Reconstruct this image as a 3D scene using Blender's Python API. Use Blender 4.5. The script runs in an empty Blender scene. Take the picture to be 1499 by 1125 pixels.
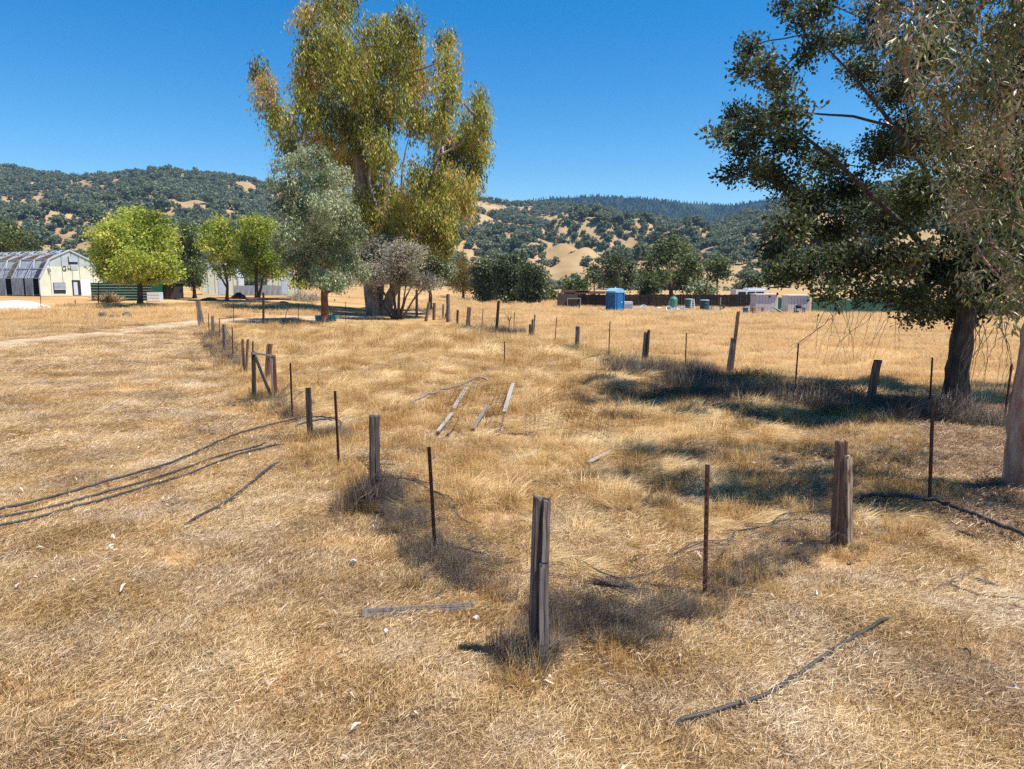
import bpy, math, random
import numpy as np
from mathutils import Vector, Matrix, noise as mnoise

random.seed(7)
rng = np.random.default_rng(11)
SC = bpy.context.scene
COL = SC.collection

# ------------------------------------------------------------------ camera, sky, sun, exposure
PITCH = math.radians(8.07)
FPX, CX, CY = 1040.0, 749.5, 562.5          # focal length and centre in photograph pixels
CAMZ = 3.0
cam_d = bpy.data.cameras.new('camera')
cam = bpy.data.objects.new('camera', cam_d)
COL.objects.link(cam)
cam.location = (0, 0, CAMZ)
cam.rotation_euler = (math.pi / 2 - PITCH, 0, 0)
cam_d.sensor_width = 36
cam_d.lens = 36 * FPX / 1499
cam_d.clip_start = 0.05
cam_d.clip_end = 30000
SC.camera = cam

SUN_EL = math.radians(64)
SUN_DIR = Vector((0.95, -0.31, 0)).normalized()      # horizontal direction towards the sun
world = bpy.data.worlds.new("World")
SC.world = world
world.use_nodes = True
wn, wl = world.node_tree.nodes, world.node_tree.links
sky = wn.new('ShaderNodeTexSky')
sky.sky_type = 'NISHITA'
sky.sun_disc = False
sky.sun_elevation = SUN_EL
sky.sun_rotation = math.atan2(SUN_DIR.x, SUN_DIR.y)
sky.altitude = 600
sky.air_density = 1.0
sky.dust_density = 0.2
sky.ozone_density = 2.0
hsv = wn.new('ShaderNodeHueSaturation')
hsv.inputs['Saturation'].default_value = 1.5
hsv.inputs['Value'].default_value = 0.75
wl.new(sky.outputs[0], hsv.inputs['Color'])
bg = wn['Background']
bg.inputs['Strength'].default_value = 0.12
wl.new(hsv.outputs[0], bg.inputs['Color'])

sun_d = bpy.data.lights.new('sun', 'SUN')
sun_d.energy = 4.8
sun_d.angle = math.radians(0.53)
sun_d.color = (1.0, 0.93, 0.83)
sun = bpy.data.objects.new('sun', sun_d)
COL.objects.link(sun)
sv = SUN_DIR * math.cos(SUN_EL) + Vector((0, 0, math.sin(SUN_EL)))
sun.rotation_euler = (-sv).to_track_quat('-Z', 'Y').to_euler()
sun.location = (20, -10, 40)

SC.view_settings.view_transform = 'Standard'
SC.view_settings.look = 'None'
SC.view_settings.exposure = 0.84
SC.view_settings.gamma = 1.0
SC.view_settings.use_curve_mapping = False
SC.render.engine = 'CYCLES'
SC.cycles.max_bounces = 6
SC.cycles.diffuse_bounces = 4
SC.cycles.transmission_bounces = 3
SC.cycles.volume_bounces = 0
SC.cycles.transparent_max_bounces = 8
SC.cycles.use_denoising = False
SC.cycles.sample_clamp_indirect = 4

# ------------------------------------------------------------------ terrain
def sst(a, b, x):
    t = np.clip((np.asarray(x, float) - a) / (b - a), 0, 1)
    return t * t * (3 - 2 * t)

DITCH = [(4.6, 24.5), (6.0, 20.0), (8.0, 17.0), (10.5, 15.2), (16.0, 13.0)]
def seg_dist(x, y, pts):
    x = np.asarray(x, float); y = np.asarray(y, float)
    d = np.full(np.broadcast(x, y).shape, 1e9)
    for (x0, y0), (x1, y1) in zip(pts[:-1], pts[1:]):
        dx, dy = x1 - x0, y1 - y0
        t = np.clip(((x - x0) * dx + (y - y0) * dy) / (dx * dx + dy * dy + 1e-9), 0, 1)
        d = np.minimum(d, np.hypot(x - x0 - t * dx, y - y0 - t * dy))
    return d

def H(x, y):
    x = np.asarray(x, float); y = np.asarray(y, float)
    r = 1.5 * sst(-4, -32, x) * sst(28, 82, y)
    near = 1 - sst(30, 90, y)
    b = 0.035 * np.sin(0.9 * x + 1.3 + 0.4 * np.sin(0.5 * y)) * np.sin(0.75 * y + 0.5)
    b += 0.025 * np.sin(2.3 * x - 1.1 * y) + 0.018 * np.sin(1.7 * y + 2.9 * x + 1.0)
    ditch = -0.32 * np.exp(-(seg_dist(x, y, DITCH) / 0.9) ** 2)
    inn = sst(1.5, 3, y) if np.ndim(y) else sst(1.5, 3, y)
    return r + b * near * inn + ditch

def ray(px, py):
    dx, dy = (px - CX) / FPX, (CY - py) / FPX
    return (dx, math.cos(PITCH) + dy * math.sin(PITCH), -math.sin(PITCH) + dy * math.cos(PITCH))

def at(px, py, y):
    """the world point seen at photograph pixel (px, py) at distance y along the view"""
    r = ray(px, py); t = y / r[1]
    return Vector((r[0] * t, y, CAMZ + r[2] * t))

def ground(px, py, lift=0.0):
    """where the line of sight through (px, py) meets the terrain"""
    r = ray(px, py)
    if r[2] >= -1e-4:
        return at(px, py, 400)
    t0, t1 = 1.0, 1.0
    while t1 < 900:
        t1 = t0 * 1.02 + 0.05
        if CAMZ + r[2] * t1 < float(H(r[0] * t1, r[1] * t1)):
            break
        t0 = t1
    for _ in range(25):
        tm = (t0 + t1) / 2
        if CAMZ + r[2] * tm < float(H(r[0] * tm, r[1] * tm)):
            t1 = tm
        else:
            t0 = tm
    return Vector((r[0] * t0, r[1] * t0, float(H(r[0] * t0, r[1] * t0)) + lift))

def on(x, y, lift=0.0):
    return Vector((x, y, float(H(x, y)) + lift))

def inpoly(x, y, poly):
    c = np.zeros(len(x), bool)
    j = len(poly) - 1
    for i in range(len(poly)):
        xi, yi = poly[i]; xj, yj = poly[j]
        k = ((yi > y) != (yj > y)) & (x < (xj - xi) * (y - yi) / (yj - yi + 1e-12) + xi)
        c ^= k
        j = i
    return c

# ------------------------------------------------------------------ materials
def new_mat(name):
    m = bpy.data.materials.new(name)
    m.use_nodes = True
    nt = m.node_tree
    nt.nodes.clear()
    out = nt.nodes.new('ShaderNodeOutputMaterial')
    return m, nt.nodes, nt.links, out

def ramp(nodes, stops):
    r = nodes.new('ShaderNodeValToRGB')
    e = r.color_ramp.elements
    while len(e) < len(stops):
        e.new(0.5)
    for el, (p, c) in zip(e, stops):
        el.position = p
        el.color = (*c, 1)
    return r

def mat_noise(name, stops, scale=(5, 5, 5), detail=5, rough=0.8, bump=0.0, bdist=0.01, coord='Object', metallic=0.0, spec=0.3, nscale=1.0):
    m, N, L, out = new_mat(name)
    if coord == 'World':
        tc = N.new('ShaderNodeNewGeometry'); src = tc.outputs['Position']
    else:
        tc = N.new('ShaderNodeTexCoord'); src = tc.outputs[coord]
    mp = N.new('ShaderNodeMapping'); mp.inputs['Scale'].default_value = scale
    L.new(src, mp.inputs[0])
    nz = N.new('ShaderNodeTexNoise'); nz.inputs['Scale'].default_value = nscale; nz.inputs['Detail'].default_value = detail
    nz.inputs['Roughness'].default_value = 0.65
    L.new(mp.outputs[0], nz.inputs['Vector'])
    r = ramp(N, stops)
    L.new(nz.outputs['Fac'], r.inputs[0])
    b = N.new('ShaderNodeBsdfPrincipled')
    b.inputs['Roughness'].default_value = rough
    b.inputs['Metallic'].default_value = metallic
    b.inputs['Specular IOR Level'].default_value = spec
    L.new(r.outputs[0], b.inputs['Base Color'])
    if bump:
        bp = N.new('ShaderNodeBump'); bp.inputs['Strength'].default_value = bump; bp.inputs['Distance'].default_value = bdist
        L.new(nz.outputs['Fac'], bp.inputs['Height'])
        L.new(bp.outputs[0], b.inputs['Normal'])
    L.new(b.outputs[0], out.inputs[0])
    return m

def tint(c, f):
    return tuple(min(1, v * f) for v in c)

def mat_flat(name, c, rough=0.6, metallic=0.0, var=0.18, scale=3.0, spec=0.4, bump=0.05):
    return mat_noise(name, [(0.3, tint(c, 1 - var)), (0.7, tint(c, 1 + var))], (scale,) * 3, 5, rough, bump, 0.01, 'Object', metallic, spec)

def mat_leaf(name, stops, trans=0.35, rough=0.5, spec=0.3, tcol=None, worldvar=0.0, grey=0.0, wamp=0.9):
    m, N, L, out = new_mat(name)
    at_ = N.new('ShaderNodeAttribute'); at_.attribute_name = 'rnd'
    r = ramp(N, stops)
    if worldvar:
        g = N.new('ShaderNodeNewGeometry')
        nz = N.new('ShaderNodeTexNoise'); nz.inputs['Scale'].default_value = worldvar; nz.inputs['Detail'].default_value = 4
        L.new(g.outputs['Position'], nz.inputs['Vector'])
        ma = N.new('ShaderNodeMath'); ma.operation = 'MULTIPLY_ADD'
        ma.inputs[1].default_value = wamp; ma.inputs[2].default_value = -wamp / 2
        L.new(nz.outputs['Fac'], ma.inputs[0])
        ad = N.new('ShaderNodeMath'); ad.operation = 'ADD'; ad.use_clamp = True
        L.new(at_.outputs['Fac'], ad.inputs[0]); L.new(ma.outputs[0], ad.inputs[1])
        L.new(ad.outputs[0], r.inputs[0])
    else:
        L.new(at_.outputs['Fac'], r.inputs[0])
    col = r.outputs[0]
    if grey:
        g2 = N.new('ShaderNodeNewGeometry')
        n2 = N.new('ShaderNodeTexNoise'); n2.inputs['Scale'].default_value = 0.9; n2.inputs['Detail'].default_value = 6
        L.new(g2.outputs['Position'], n2.inputs['Vector'])
        rg = ramp(N, [(0.42, (0, 0, 0)), (0.66, (grey, grey, grey))])
        L.new(n2.outputs['Fac'], rg.inputs[0])
        hs = N.new('ShaderNodeHueSaturation'); hs.inputs['Saturation'].default_value = 0.55; hs.inputs['Value'].default_value = 0.95
        L.new(col, hs.inputs['Color'])
        m2 = N.new('ShaderNodeMix'); m2.data_type = 'RGBA'
        L.new(rg.outputs[0], m2.inputs[0]); L.new(col, m2.inputs[6]); L.new(hs.outputs[0], m2.inputs[7])
        col = m2.outputs[2]
    b = N.new('ShaderNodeBsdfPrincipled')
    b.inputs['Roughness'].default_value = rough
    b.inputs['Specular IOR Level'].default_value = spec
    L.new(col, b.inputs['Base Color'])
    t = N.new('ShaderNodeBsdfTranslucent')
    L.new(col, t.inputs['Color'])
    mx = N.new('ShaderNodeMixShader'); mx.inputs[0].default_value = trans
    L.new(b.outputs[0], mx.inputs[1]); L.new(t.outputs[0], mx.inputs[2])
    L.new(mx.outputs[0], out.inputs[0])
    return m

# ------------------------------------------------------------------ mesh building
class MB:
    def __init__(s):
        s.v = []; s.f = []; s.r = []
    def add(s, vs, fs, rnd=0.5):
        n = len(s.v)
        s.v.extend([tuple(v) for v in vs])
        s.f.extend([tuple(i + n for i in f) for f in fs])
        s.r.extend([rnd] * len(fs))
        return s
    def box(s, c, size, R=None, rnd=0.5):
        hx, hy, hz = size[0] / 2, size[1] / 2, size[2] / 2
        vs = [Vector((x, y, z)) for z in (-hz, hz) for y in (-hy, hy) for x in (-hx, hx)]
        if R is not None:
            vs = [R @ v for v in vs]
        c = Vector(c)
        return s.add([v + c for v in vs], [(0, 2, 3, 1), (4, 5, 7, 6), (0, 1, 5, 4), (2, 6, 7, 3), (0, 4, 6, 2), (1, 3, 7, 5)], rnd)
    def beam(s, p0, p1, w, d, up=Vector((0, 1, 0)), rnd=0.5):
        p0 = Vector(p0); p1 = Vector(p1)
        z = (p1 - p0); ln = z.length
        if ln < 1e-6: return s
        z = z / ln
        up = Vector(up)
        if abs(z.dot(up)) > 0.95: up = Vector((1, 0, 0)) if abs(z.x) < 0.9 else Vector((0, 0, 1))
        x = up.cross(z).normalized(); y = z.cross(x)
        return s.box((p0 + p1) / 2, (w, d, ln), Matrix((x, y, z)).transposed(), rnd)
    def tube(s, path, rad, n=6, cap=True, rnd=0.5):
        path = [Vector(p) for p in path]
        if not hasattr(rad, '__len__'): rad = [rad] * len(path)
        vs = []; fs = []
        prev = None
        for i, p in enumerate(path):
            t = (path[min(i + 1, len(path) - 1)] - path[max(i - 1, 0)])
            t = t.normalized() if t.length > 1e-9 else Vector((0, 0, 1))
            if prev is None:
                a = Vector((1, 0, 0)) if abs(t.x) < 0.8 else Vector((0, 1, 0))
                x = (a - t * a.dot(t)).normalized()
            else:
                x = (prev - t * prev.dot(t)).normalized()
            prev = x
            y = t.cross(x)
            for k in range(n):
                a = 2 * math.pi * k / n
                vs.append(p + (x * math.cos(a) + y * math.sin(a)) * rad[i])
        for i in range(len(path) - 1):
            for k in range(n):
                fs.append((i * n + k, i * n + (k + 1) % n, (i + 1) * n + (k + 1) % n, (i + 1) * n + k))
        if cap:
            fs.append(tuple(range(n))[::-1]); fs.append(tuple(range((len(path) - 1) * n, len(path) * n)))
        return s.add(vs, fs, rnd)
    def lathe(s, c, prof, n=16, rnd=0.5):
        c = Vector(c); vs = []; fs = []
        for r, z in prof:
            for k in range(n):
                a = 2 * math.pi * k / n
                vs.append(c + Vector((r * math.cos(a), r * math.sin(a), z)))
        for i in range(len(prof) - 1):
            for k in range(n):
                fs.append((i * n + k, i * n + (k + 1) % n, (i + 1) * n + (k + 1) % n, (i + 1) * n + k))
        fs.append(tuple(range(n))[::-1]); fs.append(tuple(range((len(prof) - 1) * n, len(prof) * n)))
        return s.add(vs, fs, rnd)
    def build(s, name, m, parent=None, loc=None, smooth=False):
        off = parent.location if parent is not None else (Vector(loc) if loc is not None else Vector((0, 0, 0)))
        pp = parent.parent if parent is not None else None
        while pp is not None:
            off = off + pp.location; pp = pp.parent
        v = np.array(s.v, float).reshape(-1, 3) - np.array(off)
        return make_obj(name, v, s.f, m, parent, loc, smooth, s.r)

def make_obj(name, v, f, m, parent=None, loc=None, smooth=False, rnd=None):
    me = bpy.data.meshes.new(name)
    me.from_pydata(v.tolist() if hasattr(v, 'tolist') else v, [], f.tolist() if hasattr(f, 'tolist') else f)
    me.materials.append(m)
    if rnd is not None:
        a = me.attributes.new('rnd', 'FLOAT', 'FACE')
        a.data.foreach_set('value', np.asarray(rnd, np.float32))
    if smooth:
        me.polygons.foreach_set('use_smooth', np.ones(len(me.polygons), bool))
    o = bpy.data.objects.new(name, me)
    COL.objects.link(o)
    if parent is not None:
        o.parent = parent
    elif loc is not None:
        o.location = loc
    return o

def tag(o, label=None, cat=None, group=None, kind=None):
    if label: o['label'] = label
    if cat: o['category'] = cat
    if group: o['group'] = group
    if kind: o['kind'] = kind
    return o

def thing(name, label, cat, loc, group=None):
    o = bpy.data.objects.new(name, None)
    o.empty_display_size = 0.2
    COL.objects.link(o)
    o.location = loc
    return tag(o, label, cat, group)

# ------------------------------------------------------------------ palette
M = {}
STRAW = [(0.0, (0.085, 0.042, 0.015)), (0.25, (0.28, 0.155, 0.052)), (0.5, (0.50, 0.32, 0.125)), (0.75, (0.69, 0.50, 0.26)), (1.0, (0.88, 0.74, 0.50))]
M['straw'] = mat_leaf('mown_straw', STRAW, 0.3, 0.55, 0.35, worldvar=0.7, grey=0.5, wamp=1.0)
M['tallgrass'] = mat_leaf('tall_dry_grass', [(0.0, (0.19, 0.095, 0.03)), (0.35, (0.48, 0.28, 0.095)), (0.65, (0.68, 0.46, 0.19)), (1.0, (0.87, 0.71, 0.43))], 0.45, 0.6, 0.25, worldvar=0.9, wamp=1.3)
M['palegrass'] = mat_leaf('bleached_lodged_grass', [(0.0, (0.36, 0.22, 0.08)), (0.35, (0.64, 0.45, 0.20)), (0.65, (0.80, 0.63, 0.36)), (1.0, (0.90, 0.78, 0.55))], 0.4, 0.55, 0.3, worldvar=0.9)
M['fieldgrass'] = mat_leaf('field_grass', [(0.0, (0.32, 0.18, 0.07)), (0.3, (0.56, 0.365, 0.155)), (0.6, (0.74, 0.54, 0.28)), (1.0, (0.88, 0.73, 0.47))], 0.5, 0.6, 0.25, worldvar=0.25)
M['greengrass'] = mat_leaf('green_weeds', [(0.0, (0.06, 0.07, 0.015)), (0.5, (0.20, 0.22, 0.04)), (1.0, (0.42, 0.36, 0.10))], 0.35)
M['deadweed'] = mat_leaf('dead_weeds', [(0.0, (0.035, 0.029, 0.026)), (0.5, (0.11, 0.088, 0.072)), (1.0, (0.28, 0.21, 0.14))], 0.12)
M['wood_grey'] = mat_noise('weathered_grey_wood', [(0.30, (0.055, 0.045, 0.04)), (0.5, (0.17, 0.14, 0.125)), (0.72, (0.32, 0.28, 0.25))], (38, 38, 2.2), 6, 0.9, 0.8, 0.01)
M['wood_mid'] = mat_noise('dark_grey_wood', [(0.3, (0.022, 0.017, 0.015)), (0.52, (0.095, 0.075, 0.065)), (0.75, (0.22, 0.185, 0.165))], (38, 38, 2.2), 6, 0.9, 0.8, 0.01)
M['wood_dark'] = mat_noise('dark_wood', [(0.3, (0.018, 0.012, 0.010)), (0.55, (0.06, 0.042, 0.034)), (0.75, (0.14, 0.105, 0.085))], (38, 38, 2.2), 6, 0.9, 0.8, 0.01)
M['wood_red'] = mat_noise('red_brown_wood', [(0.3, (0.07, 0.036, 0.026)), (0.55, (0.20, 0.115, 0.08)), (0.75, (0.34, 0.24, 0.185))], (38, 38, 2.2), 6, 0.85, 0.7, 0.01)
M['wood_pale'] = mat_noise('pale_grey_wood', [(0.3, (0.16, 0.14, 0.125)), (0.55, (0.34, 0.32, 0.30)), (0.75, (0.55, 0.53, 0.50))], (38, 38, 2.2), 6, 0.9, 0.6, 0.01)
M['wood_stained'] = mat_noise('stained_pale_wood', [(0.36, (0.05, 0.03, 0.02)), (0.48, (0.30, 0.22, 0.15)), (0.75, (0.50, 0.40, 0.30))], (22, 22, 4.0), 6, 0.85, 0.6, 0.01)
M['gate_red'] = mat_noise('faded_red_wood', [(0.3, (0.09, 0.026, 0.018)), (0.6, (0.21, 0.075, 0.05)), (0.8, (0.30, 0.18, 0.14))], (30, 30, 2.5), 6, 0.8, 0.5, 0.01)
M['rust'] = mat_noise('rusty_steel', [(0.3, (0.018, 0.009, 0.008)), (0.55, (0.07, 0.027, 0.018)), (0.8, (0.14, 0.06, 0.035))], (30, 30, 8), 5, 0.75, 0.3, 0.004)
M['wire'] = mat_noise('rusty_wire', [(0.3, (0.03, 0.026, 0.026)), (0.7, (0.10, 0.085, 0.08))], (10, 10, 10), 3, 0.65, metallic=0.3)
M['hose'] = mat_noise('dusty_black_pipe', [(0.3, (0.016, 0.016, 0.017)), (0.7, (0.075, 0.07, 0.066))], (6, 6, 6), 5, 0.6, 0.1, 0.003)
M['bark_euc'] = mat_noise('smooth_mottled_bark', [(0.28, (0.11, 0.05, 0.03)), (0.45, (0.34, 0.18, 0.115)), (0.6, (0.48, 0.35, 0.27)), (0.78, (0.60, 0.51, 0.44))], (5, 5, 1.6), 7, 0.75, 0.5, 0.02)
M['bark_pale'] = mat_noise('pale_gum_bark', [(0.3, (0.10, 0.07, 0.055)), (0.5, (0.26, 0.20, 0.165)), (0.75, (0.42, 0.36, 0.31))], (5, 5, 1.2), 7, 0.75, 0.4, 0.02)
M['bark_oak'] = mat_noise('furrowed_oak_bark', [(0.32, (0.022, 0.017, 0.014)), (0.55, (0.09, 0.07, 0.058)), (0.78, (0.22, 0.18, 0.15))], (14, 14, 2.2), 8, 0.95, 1.0, 0.04)
M['bark_grey'] = mat_noise('grey_brown_bark', [(0.3, (0.05, 0.036, 0.028)), (0.6, (0.14, 0.10, 0.08)), (0.8, (0.25, 0.20, 0.17))], (9, 9, 2), 6, 0.9, 0.6, 0.02)
M['bark_orange'] = mat_noise('orange_brown_bark', [(0.3, (0.14, 0.05, 0.025)), (0.6, (0.30, 0.13, 0.07)), (0.8, (0.38, 0.24, 0.16))], (8, 8, 2), 6, 0.8, 0.4, 0.02)
M['bark_litter'] = mat_leaf('fallen_bark', [(0.0, (0.10, 0.05, 0.03)), (0.4, (0.30, 0.20, 0.15)), (0.75, (0.46, 0.35, 0.27)), (1.0, (0.62, 0.50, 0.41))], 0.05, 0.8)
M['rock'] = mat_noise('brown_rock', [(0.3, (0.06, 0.042, 0.036)), (0.6, (0.16, 0.12, 0.10)), (0.8, (0.28, 0.22, 0.19))], (3, 3, 3), 7, 0.9, 0.8, 0.04)

# ------------------------------------------------------------------ ground
def ground_mat():
    m, N, L, out = new_mat('dry_pasture')
    g = N.new('ShaderNodeNewGeometry')
    def nz(scale, det=6, rough=0.6, sc=(1, 1, 1)):
        mp = N.new('ShaderNodeMapping'); mp.inputs['Scale'].default_value = sc
        L.new(g.outputs['Position'], mp.inputs[0])
        n = N.new('ShaderNodeTexNoise'); n.inputs['Scale'].default_value = scale; n.inputs['Detail'].default_value = det; n.inputs['Roughness'].default_value = rough
        L.new(mp.outputs[0], n.inputs['Vector'])
        return n.outputs['Fac']
    big = nz(0.10, 8, 0.62)
    fine = nz(9, 9, 0.75)
    streak = nz(0.035, 6, 0.6, (1, 5, 1))
    r1 = ramp(N, [(0.28, (0.13, 0.075, 0.032)), (0.45, (0.34, 0.215, 0.10)), (0.6, (0.56, 0.395, 0.21)), (0.78, (0.74, 0.59, 0.38))])
    ad = N.new('ShaderNodeMath'); ad.operation = 'MULTIPLY_ADD'; ad.inputs[1].default_value = 0.55
    L.new(fine, ad.inputs[0])
    h = N.new('ShaderNodeMath'); h.operation = 'MULTIPLY'; h.inputs[1].default_value = 0.45
    L.new(big, h.inputs[0]); L.new(h.outputs[0], ad.inputs[2])
    L.new(ad.outputs[0], r1.inputs[0])
    r2 = ramp(N, [(0.35, (0.75, 0.70, 0.62)), (0.65, (1.18, 1.12, 1.02))])
    L.new(streak, r2.inputs[0])
    mx = N.new('ShaderNodeMix'); mx.data_type = 'RGBA'; mx.blend_type = 'MULTIPLY'; mx.inputs[0].default_value = 1.0
    L.new(r1.outputs[0], mx.inputs[6]); L.new(r2.outputs[0], mx.inputs[7])
    b = N.new('ShaderNodeBsdfPrincipled'); b.inputs['Roughness'].default_value = 0.95; b.inputs['Specular IOR Level'].default_value = 0.1
    L.new(mx.outputs[2], b.inputs['Base Color'])
    bp = N.new('ShaderNodeBump'); bp.inputs['Strength'].default_value = 0.8; bp.inputs['Distance'].default_value = 0.03
    L.new(fine, bp.inputs['Height']); L.new(bp.outputs[0], b.inputs['Normal'])
    L.new(b.outputs[0], out.inputs[0])
    return m
M['ground'] = ground_mat()

gx = np.concatenate([np.arange(0, 25, .25), np.arange(25, 90, 1.0), np.arange(90, 400, 10), np.arange(400, 4401, 100)])
gx = np.concatenate([-gx[:0:-1], gx])
gy = np.concatenate([np.linspace(-300, 0, 14)[:-1], np.arange(0, 30, .25), np.arange(30, 120, 1.0), np.arange(120, 400, 8), np.arange(400, 5001, 100)])
X, Y = np.meshgrid(gx, gy)
Z = H(X, Y)
nx, ny = len(gx), len(gy)
idx = np.arange(nx * ny).reshape(ny, nx)
quads = np.stack([idx[:-1, :-1], idx[:-1, 1:], idx[1:, 1:], idx[1:, :-1]], -1).reshape(-1, 4)
tag(make_obj('ground', np.stack([X, Y, Z], -1).reshape(-1, 3), quads, M['ground'], smooth=True), kind='structure')

# dirt track crossing on the left
M['track'] = mat_noise('bare_track', [(0.3, (0.24, 0.165, 0.10)), (0.5, (0.40, 0.295, 0.19)), (0.7, (0.52, 0.41, 0.29))], (1.2, 1.2, 1.2), 9, 0.95, 0.6, 0.03, 'World')
def strip(name, pts, widths, m, lift=0.03, sub=14):
    P = []
    for i in range(len(pts) - 1):
        for k in range(sub):
            t = k / sub
            P.append((pts[i].lerp(pts[i + 1], t), widths[i] * (1 - t) + widths[i + 1] * t))
    P.append((pts[-1], widths[-1]))
    vs = []; fs = []
    C = 7
    for i, (p, w) in enumerate(P):
        a = P[max(i - 1, 0)][0]; b = P[min(i + 1, len(P) - 1)][0]
        t = Vector((b.x - a.x, b.y - a.y, 0)).normalized()
        n = Vector((-t.y, t.x, 0))
        wl_ = w * (1 + 0.18 * math.sin(i * 0.7) + 0.1 * math.sin(i * 1.9))
        for c in range(C):
            q = p + n * wl_ * (c / (C - 1) - 0.5)
            edge = 0.0 if 0 < c < C - 1 else -0.05
            vs.append(on(q.x, q.y, lift + edge))
    for i in range(len(P) - 1):
        for c in range(C - 1):
            fs.append((i * C + c, i * C + c + 1, (i + 1) * C + c + 1, (i + 1) * C + c))
    return make_obj(name, np.array([tuple(v) for v in vs]), fs, m, smooth=True)
TRACK = [ground(-180, 528), ground(0, 505), ground(120, 492), ground(220, 481), ground(290, 472), ground(400, 466), ground(520, 463), ground(640, 455)]
tag(strip('path', TRACK, [3.2, 3.0, 3.0, 3.2, 3.4, 3.4, 3.6, 3.6], M['track']), kind='structure')

# ------------------------------------------------------------------ hills
HILLGRASS = mat_noise('golden_hill_grass', [(0.3, (0.19, 0.125, 0.06)), (0.5, (0.32, 0.22, 0.11)), (0.7, (0.42, 0.30, 0.165))], (0.02, 0.02, 0.02), 9, 0.95, 0.4, 3.0, 'World', spec=0.1)
HILLDARK = mat_noise('forest_floor', [(0.3, (0.015, 0.022, 0.014)), (0.6, (0.03, 0.038, 0.022)), (0.8, (0.07, 0.065, 0.04))], (0.02, 0.02, 0.02), 9, 0.95, 0.6, 4.0, 'World', spec=0.1)

class Hill:
    def __init__(s, name, sil, B, R, p, m, nz=30.0, seed=0.0, ridge_wob=0.1):
        s.px = np.array([q[0] for q in sil], float); s.py = np.array([q[1] for q in sil], float)
        s.B, s.R, s.p, s.nz, s.seed, s.wob = B, R, p, nz, seed, ridge_wob
        x0, x1 = s.px[0], s.px[-1]
        cols = np.arange(x0, x1 + 1, 5.0); rows = np.linspace(0, 1.5, 70)
        vs = [s.pt(c, t) for t in rows for c in cols]
        n = len(cols); ix = np.arange(n * len(rows)).reshape(len(rows), n)
        q = np.stack([ix[:-1, :-1], ix[:-1, 1:], ix[1:, 1:], ix[1:, :-1]], -1).reshape(-1, 4)
        o = make_obj(name, np.array(vs), q, m, smooth=True)
        tag(o, kind='structure')
    def pt(s, px, t):
        sy = np.interp(px, s.px, s.py)
        w = 1 + s.wob * math.sin(px * 0.011 + s.seed) 
        R = s.R * w
        y = s.B + (R - s.B) * t
        x = (px - CX) / FPX * y
        zr = at(px, sy, R).z
        if t <= 1:
            z = -2.5 + (zr + 2.5) * (t ** s.p)
        else:
            z = -2.5 + (zr + 2.5) * (1 - 0.9 * sst(1, 1.5, t))
        a = max(0, min(1, 4 * t * (1 - t))) if t < 1 else 0
        k = s.nz
        n = mnoise.fractal(Vector((x / 190 + s.seed, y / 190, s.seed)), 0.9, 2.1, 4)
        z += k * n * a * (1.05 - 0.85 * t)
        return (x, y, float(z))

far_ridge = Hill('hills', [(-900, 330), (0, 330), (600, 312), (700, 305), (760, 297), (800, 291), (870, 287), (930, 290), (1000, 297), (1060, 301), (1120, 292), (1200, 288), (1320, 300), (1500, 318), (2400, 340)], 1500, 2400, 1.2, HILLDARK, 60, 3.1, 0.03)
left_hill = Hill('hills', [(-900, 250), (-300, 235), (-120, 232), (0, 241), (60, 253), (130, 263), (200, 257), (240, 251), (300, 254), (350, 262), (390, 268), (460, 280), (560, 300), (680, 330), (800, 400)], 420, 1150, 1.25, HILLGRASS, 60, 1.7, 0.06)
mid_hill = Hill('hills', [(430, 340), (560, 300), (640, 292), (690, 291), (740, 299), (790, 301), (830, 303), (870, 305), (905, 315), (960, 322), (1010, 330), (1080, 345), (1180, 370)], 330, 1250, 1.55, HILLGRASS, 85, 5.3, 0.05)
right_hill = Hill('hills', [(860, 418), (930, 385), (1000, 349), (1050, 328), (1100, 310), (1150, 298), (1250, 276), (1400, 262), (1600, 262), (2400, 290)], 300, 900, 1.5, HILLGRASS, 50, 8.9, 0.05)

# distant tree shapes, a few variants, used for the woods on the hills
M['hilltree'] = mat_leaf('hillside_foliage', [(0.0, (0.06, 0.08, 0.042)), (0.4, (0.14, 0.165, 0.088)), (0.75, (0.22, 0.24, 0.135)), (1.0, (0.33, 0.32, 0.19))], 0.3, 0.7, 0.2)
def leaf_cards(pos, axis, nrm, ln, wd):
    """one pointed leaf per row: returns verts (4n,3) and quads"""
    side = np.cross(axis, nrm)
    side /= np.linalg.norm(side, axis=1, keepdims=True) + 1e-9
    ln = ln[:, None]; wd = wd[:, None]
    nn = np.cross(side, axis)
    a = pos; c = pos + axis * ln
    b = pos + axis * ln * 0.45 + side * wd * 0.5 + nn * wd * 0.12
    d = pos + axis * ln * 0.45 - side * wd * 0.5 + nn * wd * 0.12
    v = np.stack([a, b, c, d], 1).reshape(-1, 3)
    f = np.arange(len(pos) * 4).reshape(-1, 4)
    return v, f
def unit(n):
    v = rng.normal(size=(n, 3)); return v / np.linalg.norm(v, axis=1, keepdims=True)
PROTO = bpy.data.collections.new('distant_tree_shapes')      # sources for instancing, not linked to the scene
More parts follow.
